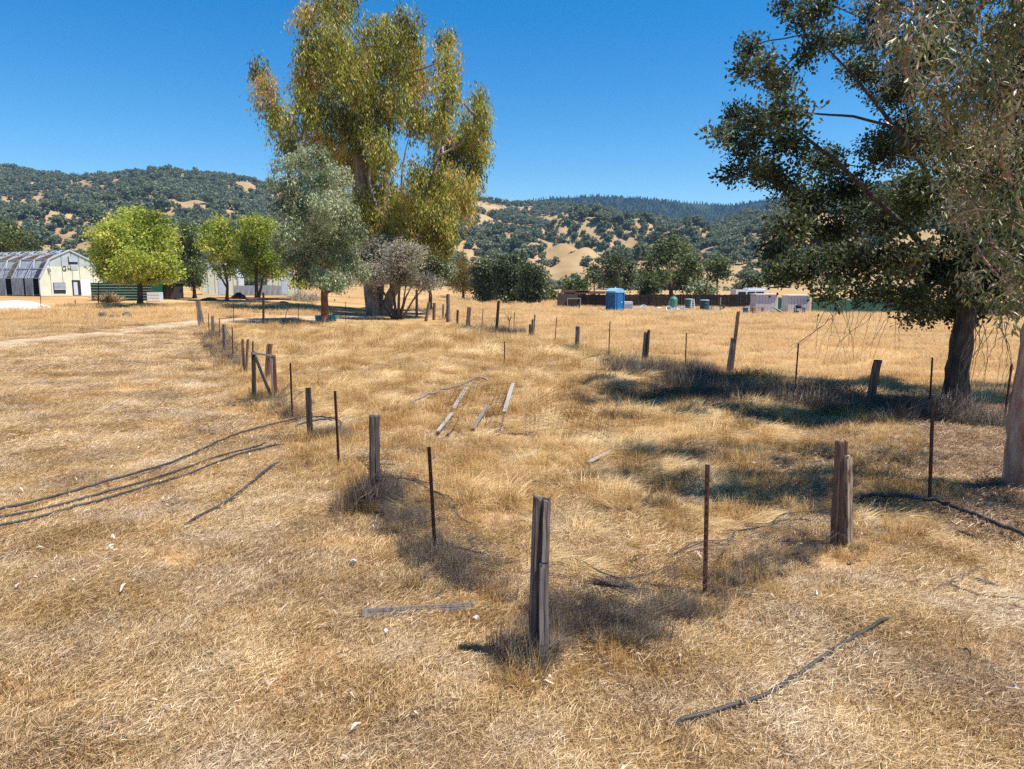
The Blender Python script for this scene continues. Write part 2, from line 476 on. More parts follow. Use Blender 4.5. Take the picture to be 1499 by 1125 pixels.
def far_tree_mesh(name, conifer=False, n=150):
    pts = []
    if conifer:
        h = rng.random(n) ** 0.8
        r = (1 - h) * 0.28 + 0.02
        th = rng.random(n) * 6.283
        pos = np.stack([np.cos(th) * r, np.sin(th) * r, 0.08 + h * 1.35], 1)
    else:
        lob = [(0, 0, .55, .42)] + [(random.uniform(-.32, .32), random.uniform(-.32, .32), random.uniform(.35, .75), random.uniform(.2, .3)) for _ in range(5)]
        L_ = np.array([lob[i] for i in rng.integers(0, len(lob), n)])
        pos = L_[:, :3] + unit(n) * L_[:, 3:] * (rng.random((n, 1)) ** 0.4)
    ax = unit(n); ax[:, 2] = np.abs(ax[:, 2]) * 0.6
    ax /= np.linalg.norm(ax, axis=1, keepdims=True)
    v, f = leaf_cards(pos - ax * 0.1, ax, unit(n), rng.uniform(.16, .30, n), rng.uniform(.14, .26, n))
    rr = np.clip(rng.normal(0.5, 0.2, n), 0, 1)
    mb = MB(); mb.tube([(0, 0, -.1), (0, 0, .5)], [.04, .03], 4, False)
    v = np.concatenate([v, np.array(mb.v)]); f2 = [tuple(q) for q in f.tolist()] + [tuple(i + n * 4 for i in q) for q in mb.f]
    me = bpy.data.meshes.new(name)
    me.from_pydata(v.tolist(), [], f2)
    me.materials.append(M['hilltree'])
    a = me.attributes.new('rnd', 'FLOAT', 'FACE'); a.data.foreach_set('value', np.concatenate([rr, np.full(len(mb.f), 0.1)]).astype(np.float32))
    return me
FAR_OAKS = [far_tree_mesh('hillside_oak', False) for _ in range(5)]
_ht = M['hilltree']
M['hilltree'] = mat_leaf('ridge_conifer_foliage', [(0.0, (0.008, 0.018, 0.012)), (0.5, (0.022, 0.042, 0.026)), (1.0, (0.05, 0.075, 0.042))], 0.1, 0.7, 0.2)
FAR_CONIF = [far_tree_mesh('hillside_conifer', True, 90) for _ in range(3)]
M['hilltree'] = _ht

def scatter_obj(name, P, scale, rot, pick, meshes, kind='stuff'):
    """ONE object whose points carry copies of the given meshes (geometry nodes)"""
    coll = bpy.data.collections.new(name + '_shapes')
    for i, me in enumerate(meshes):
        coll.objects.link(bpy.data.objects.new('%s_shape_%02d' % (name, i), me))
    me = bpy.data.meshes.new(name)
    me.from_pydata(np.asarray(P).tolist(), [], [])
    a = me.attributes.new('sc', 'FLOAT_VECTOR', 'POINT'); a.data.foreach_set('vector', np.asarray(scale, np.float32).ravel())
    a = me.attributes.new('ro', 'FLOAT_VECTOR', 'POINT'); a.data.foreach_set('vector', np.asarray(rot, np.float32).ravel())
    a = me.attributes.new('pk', 'INT', 'POINT'); a.data.foreach_set('value', np.asarray(pick, np.int32))
    o = bpy.data.objects.new(name, me)
    COL.objects.link(o)
    g = bpy.data.node_groups.new(name, 'GeometryNodeTree')
    g.interface.new_socket('Geometry', in_out='INPUT', socket_type='NodeSocketGeometry')
    g.interface.new_socket('Geometry', in_out='OUTPUT', socket_type='NodeSocketGeometry')
    n = g.nodes
    gi = n.new('NodeGroupInput'); go = n.new('NodeGroupOutput')
    ci = n.new('GeometryNodeCollectionInfo'); ci.inputs['Collection'].default_value = coll
    ci.inputs['Separate Children'].default_value = True; ci.inputs['Reset Children'].default_value = True
    ip = n.new('GeometryNodeInstanceOnPoints'); ip.inputs['Pick Instance'].default_value = True
    def na(nm, t):
        q = n.new('GeometryNodeInputNamedAttribute'); q.data_type = t; q.inputs['Name'].default_value = nm
        return [s for s in q.outputs if s.enabled and s.name == 'Attribute'][0]
    er = n.new('FunctionNodeEulerToRotation')
    L = g.links
    L.new(gi.outputs[0], ip.inputs['Points']); L.new(ci.outputs[0], ip.inputs['Instance'])
    L.new(na('pk', 'INT'), ip.inputs['Instance Index'])
    L.new(na('ro', 'FLOAT_VECTOR'), er.inputs[0]); L.new(er.outputs[0], ip.inputs['Rotation'])
    L.new(na('sc', 'FLOAT_VECTOR'), ip.inputs['Scale'])
    L.new(ip.outputs[0], go.inputs[0])
    md = o.modifiers.new('scatter', 'NODES'); md.node_group = g
    return tag(o, kind=kind)

def hill_trees(hill, px0, px1, n, bias, size, tmin=0.0, tmax=1.03, nscale=110.0, patches=(), clear=()):
    P = []; S = []
    for _ in range(n):
        px = random.uniform(px0, px1); t = random.uniform(tmin, tmax)
        x, y, z = hill.pt(px, t)
        v = mnoise.fractal(Vector((x / nscale + 31 + hill.seed, y / nscale * 0.8, 0)), 0.8, 2.0, 5) + bias(t)
        for (ax, at_, rx, rt, s) in patches:
            e = ((px - ax) / rx) ** 2 + ((t - at_) / rt) ** 2
            v += s * math.exp(-e)
        if v < random.uniform(0.0, 0.22):
            continue
        k = size * random.uniform(0.45, 1.5)
        P.append((x, y, z - 0.3)); S.append((k * random.uniform(.9, 1.15), k * random.uniform(.9, 1.15), k * random.uniform(.8, 1.15)))
    return P, S
P, S = [], []
p, s = hill_trees(left_hill, -260, 760, 16000, lambda t: 0.55 if t < 0.8 else 0.42, 8.0, 0.0, 1.04, patches=[(247, .9, 16, .05, -1.3), (372, .93, 14, .06, -1.2), (10, .97, 14, .03, -1), (70, .75, 60, .2, .35), (-20, .6, 60, .3, .3), (150, .9, 10, .03, -1), (135, .65, 10, .04, -.9)]); P += p; S += s
p, s = hill_trees(mid_hill, 470, 1120, 12000, lambda t: -0.36 + 0.62 * min(1, t * 1.5), 8.0, 0.04, 1.03, nscale=60, patches=[(700, .86, 25, .08, -1.0), (875, .80, 16, .06, -.9), (800, .40, 40, .05, .5), (930, .35, 40, .05, .4), (822, .36, 42, .13, -.5), (895, .48, 50, .2, .6), (715, .85, 26, .05, -.8), (905, .62, 14, .05, -.9), (940, .72, 16, .04, -.8)]); P += p; S += s
p, s = hill_trees(right_hill, 880, 1700, 10000, lambda t: -0.62 + 0.98 * min(1, t * 1.5), 7.5, 0.06, 1.03, nscale=60, patches=[(1060, .28, 50, .1, -.45), (1085, .6, 60, .2, .5)]); P += p; S += s
P = np.array(P); S = np.array(S)
R0 = np.zeros_like(P); R0[:, 2] = rng.random(len(P)) * 6.28
scatter_obj('hillside_woods', P, S, R0, rng.integers(0, 5, len(P)), FAR_OAKS)
P, S = hill_trees(far_ridge, 560, 1400, 20000, lambda t: 0.75, 5.2, 0.25, 1.02, 300)
P = np.array(P); S = np.array(S); R0 = np.zeros_like(P); R0[:, 2] = rng.random(len(P)) * 6.28
scatter_obj('ridge_forest', P, S, R0, rng.integers(0, 3, len(P)), FAR_CONIF)

# single oaks one can pick out on the bare lower slopes
spots = []
while len(spots) < 70:
    hl = random.choice([mid_hill, mid_hill, right_hill])
    px = random.uniform(650, 960) if hl is mid_hill else random.uniform(1000, 1250)
    t = random.uniform(0.02, 0.30)
    v = mnoise.fractal(Vector((px / 40, t * 9, 3.3)), 0.8, 2.0, 4)
    if v > random.uniform(-0.1, 0.35) - t:
        spots.append(hl.pt(px, t))
for i, p in enumerate(spots):
    o = bpy.data.objects.new('hillside_oak', FAR_OAKS[i % 5]); COL.objects.link(o)
    k = random.uniform(6, 11)
    o.location = (p[0], p[1], p[2] - 0.2); o.rotation_euler.z = random.uniform(0, 6); o.scale = (k, k, k * random.uniform(.8, 1.05))
    tag(o, 'small dark oak dotting the golden lower slope of the far hills', 'tree', 'oaks dotted over the golden lower slopes')

# ------------------------------------------------------------------ trees
def limb_path(p0, p1, bend=0.12, n=6, sag=0.0):
    p0 = Vector(p0); p1 = Vector(p1); d = (p1 - p0).length
    o = Vector((random.uniform(-1, 1), random.uniform(-1, 1), random.uniform(-.3, 1))) * d * bend
    q = []
    for i in range(n + 1):
        t = i / n
        w = 4 * t * (1 - t)
        j = Vector((random.uniform(-1, 1), random.uniform(-1, 1), random.uniform(-1, 1))) * d * 0.012 if 0 < i < n else Vector()
        q.append(p0.lerp(p1, t) + o * w * 0.5 + j - Vector((0, 0, sag * d * w)))
    return q
def taper(a, b, n):
    return [a + (b - a) * (i / (n - 1)) for i in range(n)]

def crown_leaves(lobes, spec):
    """lobes: list of (centre Vector, rx, ry(depth), rz); spec controls how leaves hang. Returns verts, quads, rnd, cluster points"""
    Vs = []; Fs = []; Rs = []; CP = []
    n0 = 0
    style = spec['style']
    for (c, rx, ry, rz, *thin) in lobes:
        vol = (rx * ry * rz) ** (2 / 3)
        nc = max(3, int(spec['dens'] * vol * (thin[0] if thin else 1)))
        u = unit(nc) * (rng.random((nc, 1)) ** spec.get('shell', 0.45)) * np.array([rx, ry, rz])
        cp = np.array(c) + u
        if 'zmin' in spec:
            cp[:, 2] = np.maximum(cp[:, 2], spec['zmin'] + rng.random(nc) * 0.4)
        CP.append(cp)
        k = spec['k']
        cr = np.clip(rng.normal(0.5 + rng.normal(0, spec.get('bv', 0.10)), spec.get('cv', 0.16), nc), 0.05, 0.95)
        pos = np.repeat(cp, k, 0)
        rr = np.repeat(cr, k) + rng.normal(0, spec.get('lv', 0.13), nc * k)
        m = nc * k
        if style == 'hang':           # long leaves strung along drooping twigs
            tt = np.tile(np.linspace(0, 1, k), nc)
            L = spec['strand'] * np.repeat(rng.uniform(.5, 1.3, nc), k)
            dr = unit(nc); dr[:, 2] = 0
            out = np.repeat(dr, k, 0) * (L * spec.get('swing', 0.35) * np.sqrt(tt))[:, None]
            pos = pos + out; pos[:, 2] -= L * tt
            pos += rng.normal(0, spec['sig'], (m, 3))
            ax = unit(m) * spec.get('spread', 0.55) + np.array([0, 0, -1.0])
        elif style == 'tuft':         # leaves radiating from twig tips
            pos = pos + rng.normal(0, spec['sig'], (m, 3))
            ax = (pos - np.repeat(cp, k, 0)) / spec['sig'] * 0.6 + unit(m) * 0.8 + np.array([0, 0, 0.15])
        else:                          # even spray
            pos = pos + rng.normal(0, spec['sig'], (m, 3)) * np.array([1, 1, .75])
            ax = unit(m) + np.array([0, 0, -0.35])
        ax /= np.linalg.norm(ax, axis=1, keepdims=True) + 1e-9
        nr = unit(m) + np.array([0, 0, spec.get('flat', 0.6)])
        sz = rng.uniform(.65, 1.3, m)
        v, f = leaf_cards(pos, ax, nr, spec['len'] * sz, spec['wid'] * sz)
        Vs.append(v); Fs.append(f + n0); n0 += len(v)
        Rs.append(np.clip(rr, 0, 1))
    return np.concatenate(Vs), np.concatenate(Fs), np.concatenate(Rs), CP

def px_tree(name, label, base, lobes_px, spec, leafmat, barkmat, trunk_w, trunk_px=None, limbs=14, group=None, deep=1.0, depth=None, twigs=0.25, extra_limbs=(), cat='tree', fork=0.45, stems=None, limb_r=0.35):
    global rng
    sd_ = sum(ord(ch) * (i + 3) for i, ch in enumerate(label)) % 100003
    random.seed(sd_); rng = np.random.default_rng(sd_)
    b = ground(*base) if depth is None else Vector((at(base[0], base[1], depth).x, depth, 0))
    if depth is not None: b.z = float(H(b.x, b.y))
    d = b.y
    s = d / FPX
    t = thing(name, label, cat, b, group)
    cxm = np.mean([l[0] for l in lobes_px]); half = max(8, (max(l[0] + l[2] for l in lobes_px) - min(l[0] - l[2] for l in lobes_px)) / 2)
    lobes = []
    for l in lobes_px:
        px, py, rx, rz = l[:4]
        if len(l) > 4: dz = l[4]
        else:
            w = math.sqrt(max(0, 1 - ((px - cxm) / half) ** 2))
            dz = random.uniform(-1, 1) * half * s * 0.75 * w * deep
        c = at(px, py, d + dz)
        k = (d + dz) / FPX
        lobes.append((c, rx * k, (rx + rz) / 2 * k, rz * k) + ((0.65,) if px > 1530 else ()))
    v, f, r, CP = crown_leaves(lobes, spec)
    make_obj('crown', v - np.array(b), f, leafmat, t, None, False, r)
    # trunk
    mb = MB()
    tw = trunk_w * s / 2
    if stems is None:
        tp = [at(px, py, d) for px, py in (trunk_px or [(base[0], base[1] - 40), (cxm, np.mean([l[1] for l in lobes_px]))])]
        path = [b - Vector((0, 0, .15))] + tp
        full = []
        for i in range(len(path) - 1):
            for q in range(5): full.append(path[i].lerp(path[i + 1], q / 5))
        full.append(path[-1])
        rad = [tw * (1.35 if i == 0 else 1.12 if i == 1 else 1) * (1 - 0.75 * (i / (len(full) - 1))) for i in range(len(full))]
        nn = 10
        mb.tube(full, rad, nn)
        jit = tw * 0.07
        mb.v = [(x + random.uniform(-jit, jit), y + random.uniform(-jit, jit), z) for x, y, z in mb.v]
        mb.build('trunk', barkmat, t, smooth=True)
        roots = full
    else:
        roots = []
        for (path_px, w0) in stems:
            pp = [at(px, py, d + dz) for px, py, dz in path_px]
            pp[0].z = min(pp[0].z, float(H(pp[0].x, pp[0].y)) - .05)
            full = []
            for i in range(len(pp) - 1):
                for q in range(4): full.append(pp[i].lerp(pp[i + 1], q / 4))
            full.append(pp[-1])
            m2 = MB(); m2.tube(full, taper(w0 * s / 2, w0 * s * 0.12, len(full)), 7)
            m2.build('trunk', barkmat, t, smooth=True)
            roots += full[len(full) // 3:]
    lb = MB()
    for (path_px, w0) in extra_limbs:
        pp = [at(q[0], q[1], d + (q[2] if len(q) > 2 else 0)) for q in path_px]
        full = []
        for i in range(len(pp) - 1):
            for q in range(4): full.append(pp[i].lerp(pp[i + 1], q / 4) + Vector((random.uniform(-1, 1), random.uniform(-1, 1), random.uniform(-1, 1))) * 0.6 * s * (1 if q else 0))
        full.append(pp[-1])
        lb.tube(full, taper(w0 * s / 2, w0 * s * 0.1, len(full)), 7)
        roots += full[1:]
    hi = [q for q in roots if (q.z - b.z) > 0.0]
    hi = hi[int(len(hi) * fork):] or hi
    order = list(range(len(lobes))); random.shuffle(order)
    for i in order[:limbs]:
        c = lobes[i][0]
        r0 = min(hi, key=lambda q: (q - c).length + 0.6 * abs(q.z - (c.z - (c - q).length * 0.35)))
        pth = limb_path(r0, c, 0.16)
        lb.tube(pth, taper(max(tw * limb_r * .6, .012), max(tw * 0.05, .006), len(pth)), 5, False)
    for (c, rx, ry, rz, *_), cp in zip(lobes, CP):
        k = int(len(cp) * twigs)
        for q in cp[:k]:
            p0 = Vector(c) + Vector((random.uniform(-.3, .3) * rx, random.uniform(-.3, .3) * ry, random.uniform(-.5, .1) * rz))
            pth = limb_path(p0, Vector(q), 0.2, 3)
            tr = max(tw * 0.035, s * 0.28)
            lb.tube(pth, taper(tr, tr * 0.35, len(pth)), 3, False)
    if lb.v:
        lb.build('branches', barkmat, t, smooth=True)
    return t

L_ = {}
L_['olive'] = mat_leaf('olive_gum_leaves', [(0.0, (0.05, 0.05, 0.014)), (0.3, (0.20, 0.21, 0.035)), (0.58, (0.42, 0.44, 0.055)), (0.8, (0.56, 0.43, 0.085)), (1.0, (0.46, 0.25, 0.14))], 0.4, 0.45, 0.4)
L_['bronze'] = mat_leaf('bronze_gum_leaves', [(0.0, (0.06, 0.04, 0.022)), (0.4, (0.15, 0.105, 0.04)), (0.7, (0.24, 0.16, 0.075)), (1.0, (0.36, 0.25, 0.17))], 0.35, 0.45, 0.4)
L_['greygreen'] = mat_leaf('grey_green_leaves', [(0.0, (0.055, 0.072, 0.03)), (0.35, (0.17, 0.225, 0.10)), (0.7, (0.38, 0.44, 0.24)), (1.0, (0.54, 0.50, 0.34))], 0.3, 0.4, 0.5)
L_['lime'] = mat_leaf('bright_yellow_green_leaves', [(0.0, (0.11, 0.15, 0.015)), (0.4, (0.32, 0.40, 0.06)), (0.8, (0.56, 0.60, 0.11)), (1.0, (0.72, 0.66, 0.18))], 0.45, 0.45, 0.3)
L_['midgreen'] = mat_leaf('mid_green_leaves', [(0.0, (0.03, 0.045, 0.016)), (0.5, (0.10, 0.14, 0.045)), (1.0, (0.25, 0.28, 0.105))], 0.3, 0.45, 0.3)
L_['oak'] = mat_leaf('dark_oak_leaves', [(0.0, (0.024, 0.033, 0.012)), (0.45, (0.06, 0.082, 0.028)), (0.8, (0.135, 0.16, 0.065)), (1.0, (0.20, 0.175, 0.10))], 0.3, 0.45, 0.25)
L_['bush'] = mat_leaf('dark_bush_leaves', [(0.0, (0.028, 0.04, 0.018)), (0.5, (0.09, 0.12, 0.05)), (1.0, (0.22, 0.25, 0.12))], 0.25, 0.45, 0.3)
L_['orange'] = mat_leaf('orange_tinged_leaves', [(0.0, (0.07, 0.07, 0.018)), (0.45, (0.17, 0.15, 0.03)), (0.75, (0.30, 0.18, 0.045)), (1.0, (0.40, 0.20, 0.07))], 0.35)
L_['mauve'] = mat_leaf('greyish_dry_leaves', [(0.0, (0.14, 0.12, 0.085)), (0.5, (0.36, 0.35, 0.25)), (1.0, (0.58, 0.54, 0.44))], 0.3)
L_['rightgum'] = mat_leaf('mixed_gum_leaves', [(0.0, (0.04, 0.05, 0.018)), (0.35, (0.13, 0.16, 0.05)), (0.6, (0.24, 0.25, 0.11)), (0.82, (0.36, 0.27, 0.18)), (1.0, (0.44, 0.40, 0.31))], 0.3, 0.4, 0.5)

# big eucalyptus
EUC = [(378, 92, 13, 18), (388, 118, 18, 24), (400, 148, 20, 28), (414, 180, 20, 26), (424, 205, 18, 20),
       (452, 14, 22, 24), (490, 2, 30, 26), (458, 60, 30, 40), (500, 46, 40, 38), (480, 100, 46, 46), (448, 110, 24, 34), (520, 92, 40, 44), (545, 130, 40, 50),
       (452, 152, 34, 34), (500, 158, 46, 46), (470, 196, 40, 30), (532, 180, 38, 44), (555, 36, 26, 30), (592, 28, 28, 30), (560, 74, 34, 40), (600, 62, 32, 42), (606, 112, 30, 44),
       (580, 140, 34, 40), (653, 50, 15, 24), (655, 85, 20, 32), (655, 125, 24, 36), (640, 166, 26, 34), (612, 170, 26, 30), (700, 135, 14, 26), (704, 168, 18, 34), (700, 205, 20, 36), (682, 190, 22, 36),
       (660, 215, 34, 40), (690, 240, 20, 34), (640, 255, 30, 44), (668, 265, 30, 40), (684, 285, 12, 36), (620, 285, 28, 40), (655, 310, 20, 34), (560, 215, 26, 36), (530, 235, 34, 42), (500, 225, 34, 36),
       (545, 275, 36, 42), (570, 300, 34, 36), (600, 320, 34, 30), (520, 300, 40, 40), (560, 345, 44, 26), (610, 250, 20, 30), (506, -28, 30, 26), (470, -18, 20, 20), (598, 340, 34, 24, -1), (574, 322, 32, 26, -1.2), (636, 328, 28, 32, -1), (656, 338, 14, 30, -.5), (592, 285, 28, 26, -1), (618, 300, 26, 30, -1.2), (548, 318, 30, 26, -1)]
SPEC_EUC = dict(style='hang', dens=34, k=20, strand=1.5, swing=0.5, sig=0.2, spread=0.65, len=0.36, wid=0.10, shell=0.5, flat=0.1, cv=0.2, lv=0.12, bv=0.16)
EUC = [(q[0], q[1], q[2] * .92, q[3] * .86) + tuple(q[4:]) for q in EUC]
px_tree('eucalyptus_tree', 'huge olive and bronze eucalyptus with drooping foliage, tallest tree of all', (557, 461), EUC, SPEC_EUC, L_['olive'], M['bark_pale'], 26, group=None, limbs=16, twigs=0.05, deep=0.8, limb_r=0.3,
        stems=[([(548, 462, 0), (543, 430, 0), (538, 380, .3), (530, 290, .5), (520, 180, 2), (500, 70, 2)], 24), ([(562, 462, .3), (572, 432, .3), (590, 400, .6), (618, 320, 1.2), (638, 240, 1.6), (650, 150, 1.6)], 18),
               ([(552, 458, .9), (556, 420, .9), (560, 340, 1.6), (568, 220, 2.2), (575, 110, 2.2)], 16)],
        extra_limbs=[([(530, 290), (490, 240), (440, 205), (400, 150)], 5), ([(597, 375), (586, 300), (590, 240), (598, 200)], 6), ([(640, 230), (675, 210), (698, 170)], 4), ([(560, 340), (540, 265), (548, 150)], 7)])

# grey-green young eucalyptus in front of it
SAP = [(418, 232, 14, 12), (440, 226, 24, 20), (468, 222, 22, 18), (425, 262, 26, 24), (460, 258, 34, 30), (496, 262, 26, 28), (412, 296, 20, 22), (440, 300, 36, 30), (482, 300, 36, 32), (512, 310, 20, 26),
       (424, 335, 30, 24), (462, 340, 40, 30), (502, 345, 30, 30), (430, 372, 34, 20), (470, 378, 44, 24), (512, 380, 28, 24), (448, 400, 26, 12), (492, 405, 36, 16), (398, 238, 10, 8), (392, 262, 8, 10), (530, 330, 12, 14), (400, 352, 12, 10), (536, 392, 16, 10), (472, 398, 22, 14, -.9), (468, 366, 28, 20, -1.2), (470, 330, 26, 22, -1.2)]
SPEC_SAP = dict(style='hang', dens=100, k=14, bv=.16, strand=0.55, swing=0.6, sig=0.13, spread=1.0, len=0.24, wid=0.075, shell=0.5, flat=0.4, cv=0.2, lv=0.15)
SAP = [(466 + (q[0] - 466) * .93, q[1], q[2] * .85, q[3] * .9) for q in SAP]
px_tree('eucalyptus_tree', 'grey-green young eucalyptus with slim bare trunk rising beside the blue trough', (476, 474), SAP, SPEC_SAP, L_['greygreen'], M['bark_orange'], 13,
        [(475, 440), (474, 405), (470, 350), (462, 300)], limbs=12, twigs=0.05, limb_r=.25, extra_limbs=[([(476, 430), (500, 418), (530, 395)], 4)])

# greenery right of the big trunk and the dry multi-stemmed shrub in front of it
GB = [(600, 350, 30, 18), (632, 345, 20, 20), (640, 375, 22, 24), (610, 385, 30, 28), (628, 405, 26, 18), (590, 370, 26, 20), (655, 395, 12, 14)]
px_tree('leafy_tree', 'bushy grey-green tree filling the space right of the big eucalyptus trunk', (630, 457), GB, dict(style='spray', dens=110, k=16, sig=0.3, len=0.26, wid=0.10, shell=0.5, cv=0.18), L_['greygreen'], M['bark_grey'], 7, [(630, 430), (622, 390)], limbs=6)
SH = [(528, 380, 28, 22), (556, 366, 34, 22), (590, 372, 36, 22), (545, 400, 38, 18), (585, 402, 36, 18), (620, 412, 26, 14), (560, 388, 40, 20), (515, 405, 16, 10)]
px_tree('dry_shrub', 'sparse mauve-grey shrub with many thin stems fanning up from one base', (580, 467), SH, dict(style='spray', dens=190, k=10, sig=0.28, len=0.2, wid=0.06, shell=0.6, cv=0.2, bv=.15), L_['mauve'], M['bark_grey'], 5, limbs=8, twigs=1.0, cat='shrub',
        stems=[([(578, 466, 0), (570, 440, 0), (545, 405, .2), (525, 375, .3)], 5), ([(580, 466, 0), (577, 435, .2), (565, 390, .3), (555, 360, .3)], 5), ([(583, 466, 0), (584, 430, -.2), (588, 390, -.3), (592, 362, -.3)], 5), ([(585, 467, 0), (594, 435, 0), (610, 405, .3)], 4), ([(588, 467, 0), (604, 440, 0), (628, 412, 0)], 4), ([(576, 467, .2), (560, 445, .2), (530, 415, -.4)], 4), ([(582, 467, .2), (590, 445, .5), (600, 380, .5)], 4), ([(586, 467, -.2), (598, 450, -.4), (612, 425, -.6)], 3)])
OR = [(672, 392, 14, 16), (684, 398, 14, 18), (668, 412, 12, 12), (682, 416, 14, 10), (676, 378, 8, 10)]
px_tree('leafy_tree', 'small orange-tinged olive tree left of the dark thicket', (678, 437), OR, dict(style='hang', dens=40, k=10, strand=.9, swing=.4, sig=0.2, spread=.7, len=0.36, wid=0.12, shell=0.5), L_['orange'], M['bark_grey'], 4, [(678, 420), (676, 395)], limbs=5)

# dark thicket, each bush its own
BS = dict(style='spray', bv=.16, dens=26, k=18, sig=0.45, len=0.42, wid=0.26, shell=0.4, cv=0.16)
px_tree('dark_tree', 'leftmost dark bushy tree of the dense thicket at the field edge', (712, 441), [(705, 395, 18, 16), (716, 388, 16, 14), (708, 415, 20, 20), (722, 410, 18, 22), (715, 430, 20, 10)], BS, L_['bush'], M['bark_grey'], 6, [(712, 425), (712, 400)], limbs=4, group='dark thicket at the field edge')
px_tree('dark_tree', 'middle and tallest dark bushy tree of the dense thicket', (748, 443), [(738, 390, 16, 14), (752, 384, 18, 14), (744, 408, 22, 20), (760, 405, 18, 20), (750, 430, 26, 12)], BS, L_['bush'], M['bark_grey'], 6, [(748, 425), (748, 395)], limbs=4, group='dark thicket at the field edge')
px_tree('dark_tree', 'grey-green tree closing the right side of the dark thicket', (780, 445), [(776, 395, 14, 12), (786, 402, 14, 14), (778, 415, 18, 16), (788, 425, 12, 14), (776, 432, 18, 10)], BS, L_['bush'], M['bark_grey'], 6, [(780, 425), (780, 400)], limbs=4, group='dark thicket at the field edge')
px_tree('green_bush', 'low green bush at the right foot of the dark thicket', (804, 441), [(798, 426, 8, 9), (806, 432, 9, 7), (800, 436, 8, 5)], dict(BS, dens=40), L_['midgreen'], M['bark_grey'], 2, [(804, 434)], limbs=2, cat='bush')

# trees beyond the board fence
FS = dict(style='spray', bv=.16, dens=18, k=16, sig=0.5, len=0.44, wid=0.26, shell=0.5, cv=0.2)
px_tree('green_bush', 'light green bush behind the left end of the board fence', (840, 432), [(834, 417, 9, 9), (843, 415, 9, 8), (850, 421, 8, 8), (838, 426, 12, 6)], dict(FS, dens=34), L_['midgreen'], M['bark_grey'], 3, [(840, 424)], limbs=3, cat='bush', depth=100)
px_tree('oak_tree', 'slim small oak standing left of two rounder oaks behind the fence', (870, 430), [(870, 392, 9, 9), (864, 402, 7, 8), (876, 402, 9, 8), (870, 410, 10, 5)], FS, L_['bush'], M['bark_grey'], 2.5, [(870, 415), (870, 395)], limbs=4, depth=125)
px_tree('oak_tree', 'broad open oak with thin trunk behind the blue portable toilet', (906, 434), [(893, 385, 10, 9), (906, 380, 12, 9), (919, 388, 12, 10), (890, 400, 10, 9), (905, 400, 16, 12), (922, 404, 10, 10), (898, 413, 14, 6), (917, 416, 10, 6)], FS, L_['bush'], M['bark_grey'], 4, [(906, 415), (905, 390)], limbs=8, depth=115)
px_tree('oak_tree', 'largest round oak of the row behind the dark board fence', (983, 446), [(985, 354, 14, 11), (968, 364, 14, 12), (1000, 366, 14, 12), (955, 382, 15, 13), (982, 378, 20, 16), (1010, 384, 14, 14), (948, 400, 12, 11), (970, 402, 16, 13), (998, 402, 16, 13), (1018, 402, 10, 12), (1003, 418, 14, 9), (960, 416, 12, 7)], FS, L_['midgreen'], M['bark_oak'], 8, [(982, 420), (980, 385)], limbs=11, depth=110,
        extra_limbs=[([(982, 425), (970, 405), (955, 388)], 4), ([(982, 420), (996, 400), (1008, 382)], 4)])
px_tree('green_bush', 'upright fresh green bush left of the largest oak', (951, 434), [(950, 410, 8, 9), (952, 422, 10, 10), (948, 430, 9, 6)], dict(FS, dens=40), L_['midgreen'], M['bark_grey'], 2, [(951, 422)], limbs=2, cat='bush', depth=95)
px_tree('oak_tree', 'small round-headed oak on a thin trunk right of the largest oak', (1049, 436), [(1052, 380, 11, 8), (1043, 390, 10, 9), (1060, 390, 10, 9), (1048, 402, 14, 8), (1062, 402, 8, 7)], FS, L_['midgreen'], M['bark_grey'], 4, [(1050, 415), (1051, 392)], limbs=5, depth=105)
px_tree('green_bush', 'ragged grey-green bush between the two oaks behind the tanks', (1026, 436), [(1020, 420, 12, 8), (1032, 424, 12, 8), (1040, 430, 10, 5)], dict(FS, dens=30), L_['greygreen'], M['bark_grey'], 2, [(1026, 428)], limbs=2, cat='bush', depth=98)
px_tree('dark_tree', 'small dark tree above the white trailer roof', (1100, 440), [(1098, 408, 9, 7), (1110, 415, 10, 6), (1092, 420, 8, 5)], FS, L_['oak'], M['bark_oak'], 3, [(1100, 420), (1100, 410)], limbs=3, depth=100)

# left garden trees
LS = dict(style='spray', flat=0.9, bv=.17, dens=42, k=16, sig=0.26, len=0.27, wid=0.14, shell=0.42, cv=0.17, lv=0.15)
px_tree('shade_tree', 'round bright yellow-green tree on a dark trunk before green metal container', (205, 448), [(190, 322, 34, 20), (222, 326, 26, 18), (154, 345, 24, 22), (180, 350, 36, 28), (220, 352, 34, 28), (245, 350, 18, 22), (148, 368, 18, 18), (168, 378, 32, 22), (205, 382, 40, 24), (242, 380, 24, 22), (158, 396, 22, 16), (185, 403, 36, 12), (225, 404, 34, 12), (252, 402, 18, 10)], LS, L_['lime'], M['bark_oak'], 9, [(205, 415), (203, 385), (200, 340)], limbs=14, twigs=.1, fork=.3)
px_tree('shade_tree', 'slim dark green tree between the yellow-green trees', (285, 436), [(272, 338, 14, 14), (262, 356, 14, 14), (284, 358, 14, 18), (276, 378, 20, 18), (290, 392, 14, 16), (274, 404, 18, 12), (288, 412, 14, 8)], LS, L_['midgreen'], M['bark_oak'], 6, [(284, 415), (278, 370)], limbs=7)
px_tree('shade_tree', 'left one of two light green trees with slanting fork in front of the second greenhouse', (332, 440), [(325, 326, 14, 12), (308, 338, 16, 12), (330, 345, 20, 18), (300, 352, 14, 12), (318, 368, 22, 18), (338, 378, 16, 16), (330, 396, 18, 10)], LS, L_['lime'], M['bark_grey'], 5, [(333, 415), (326, 380), (322, 345)], limbs=7, extra_limbs=[([(332, 420), (318, 398), (305, 378)], 3)])
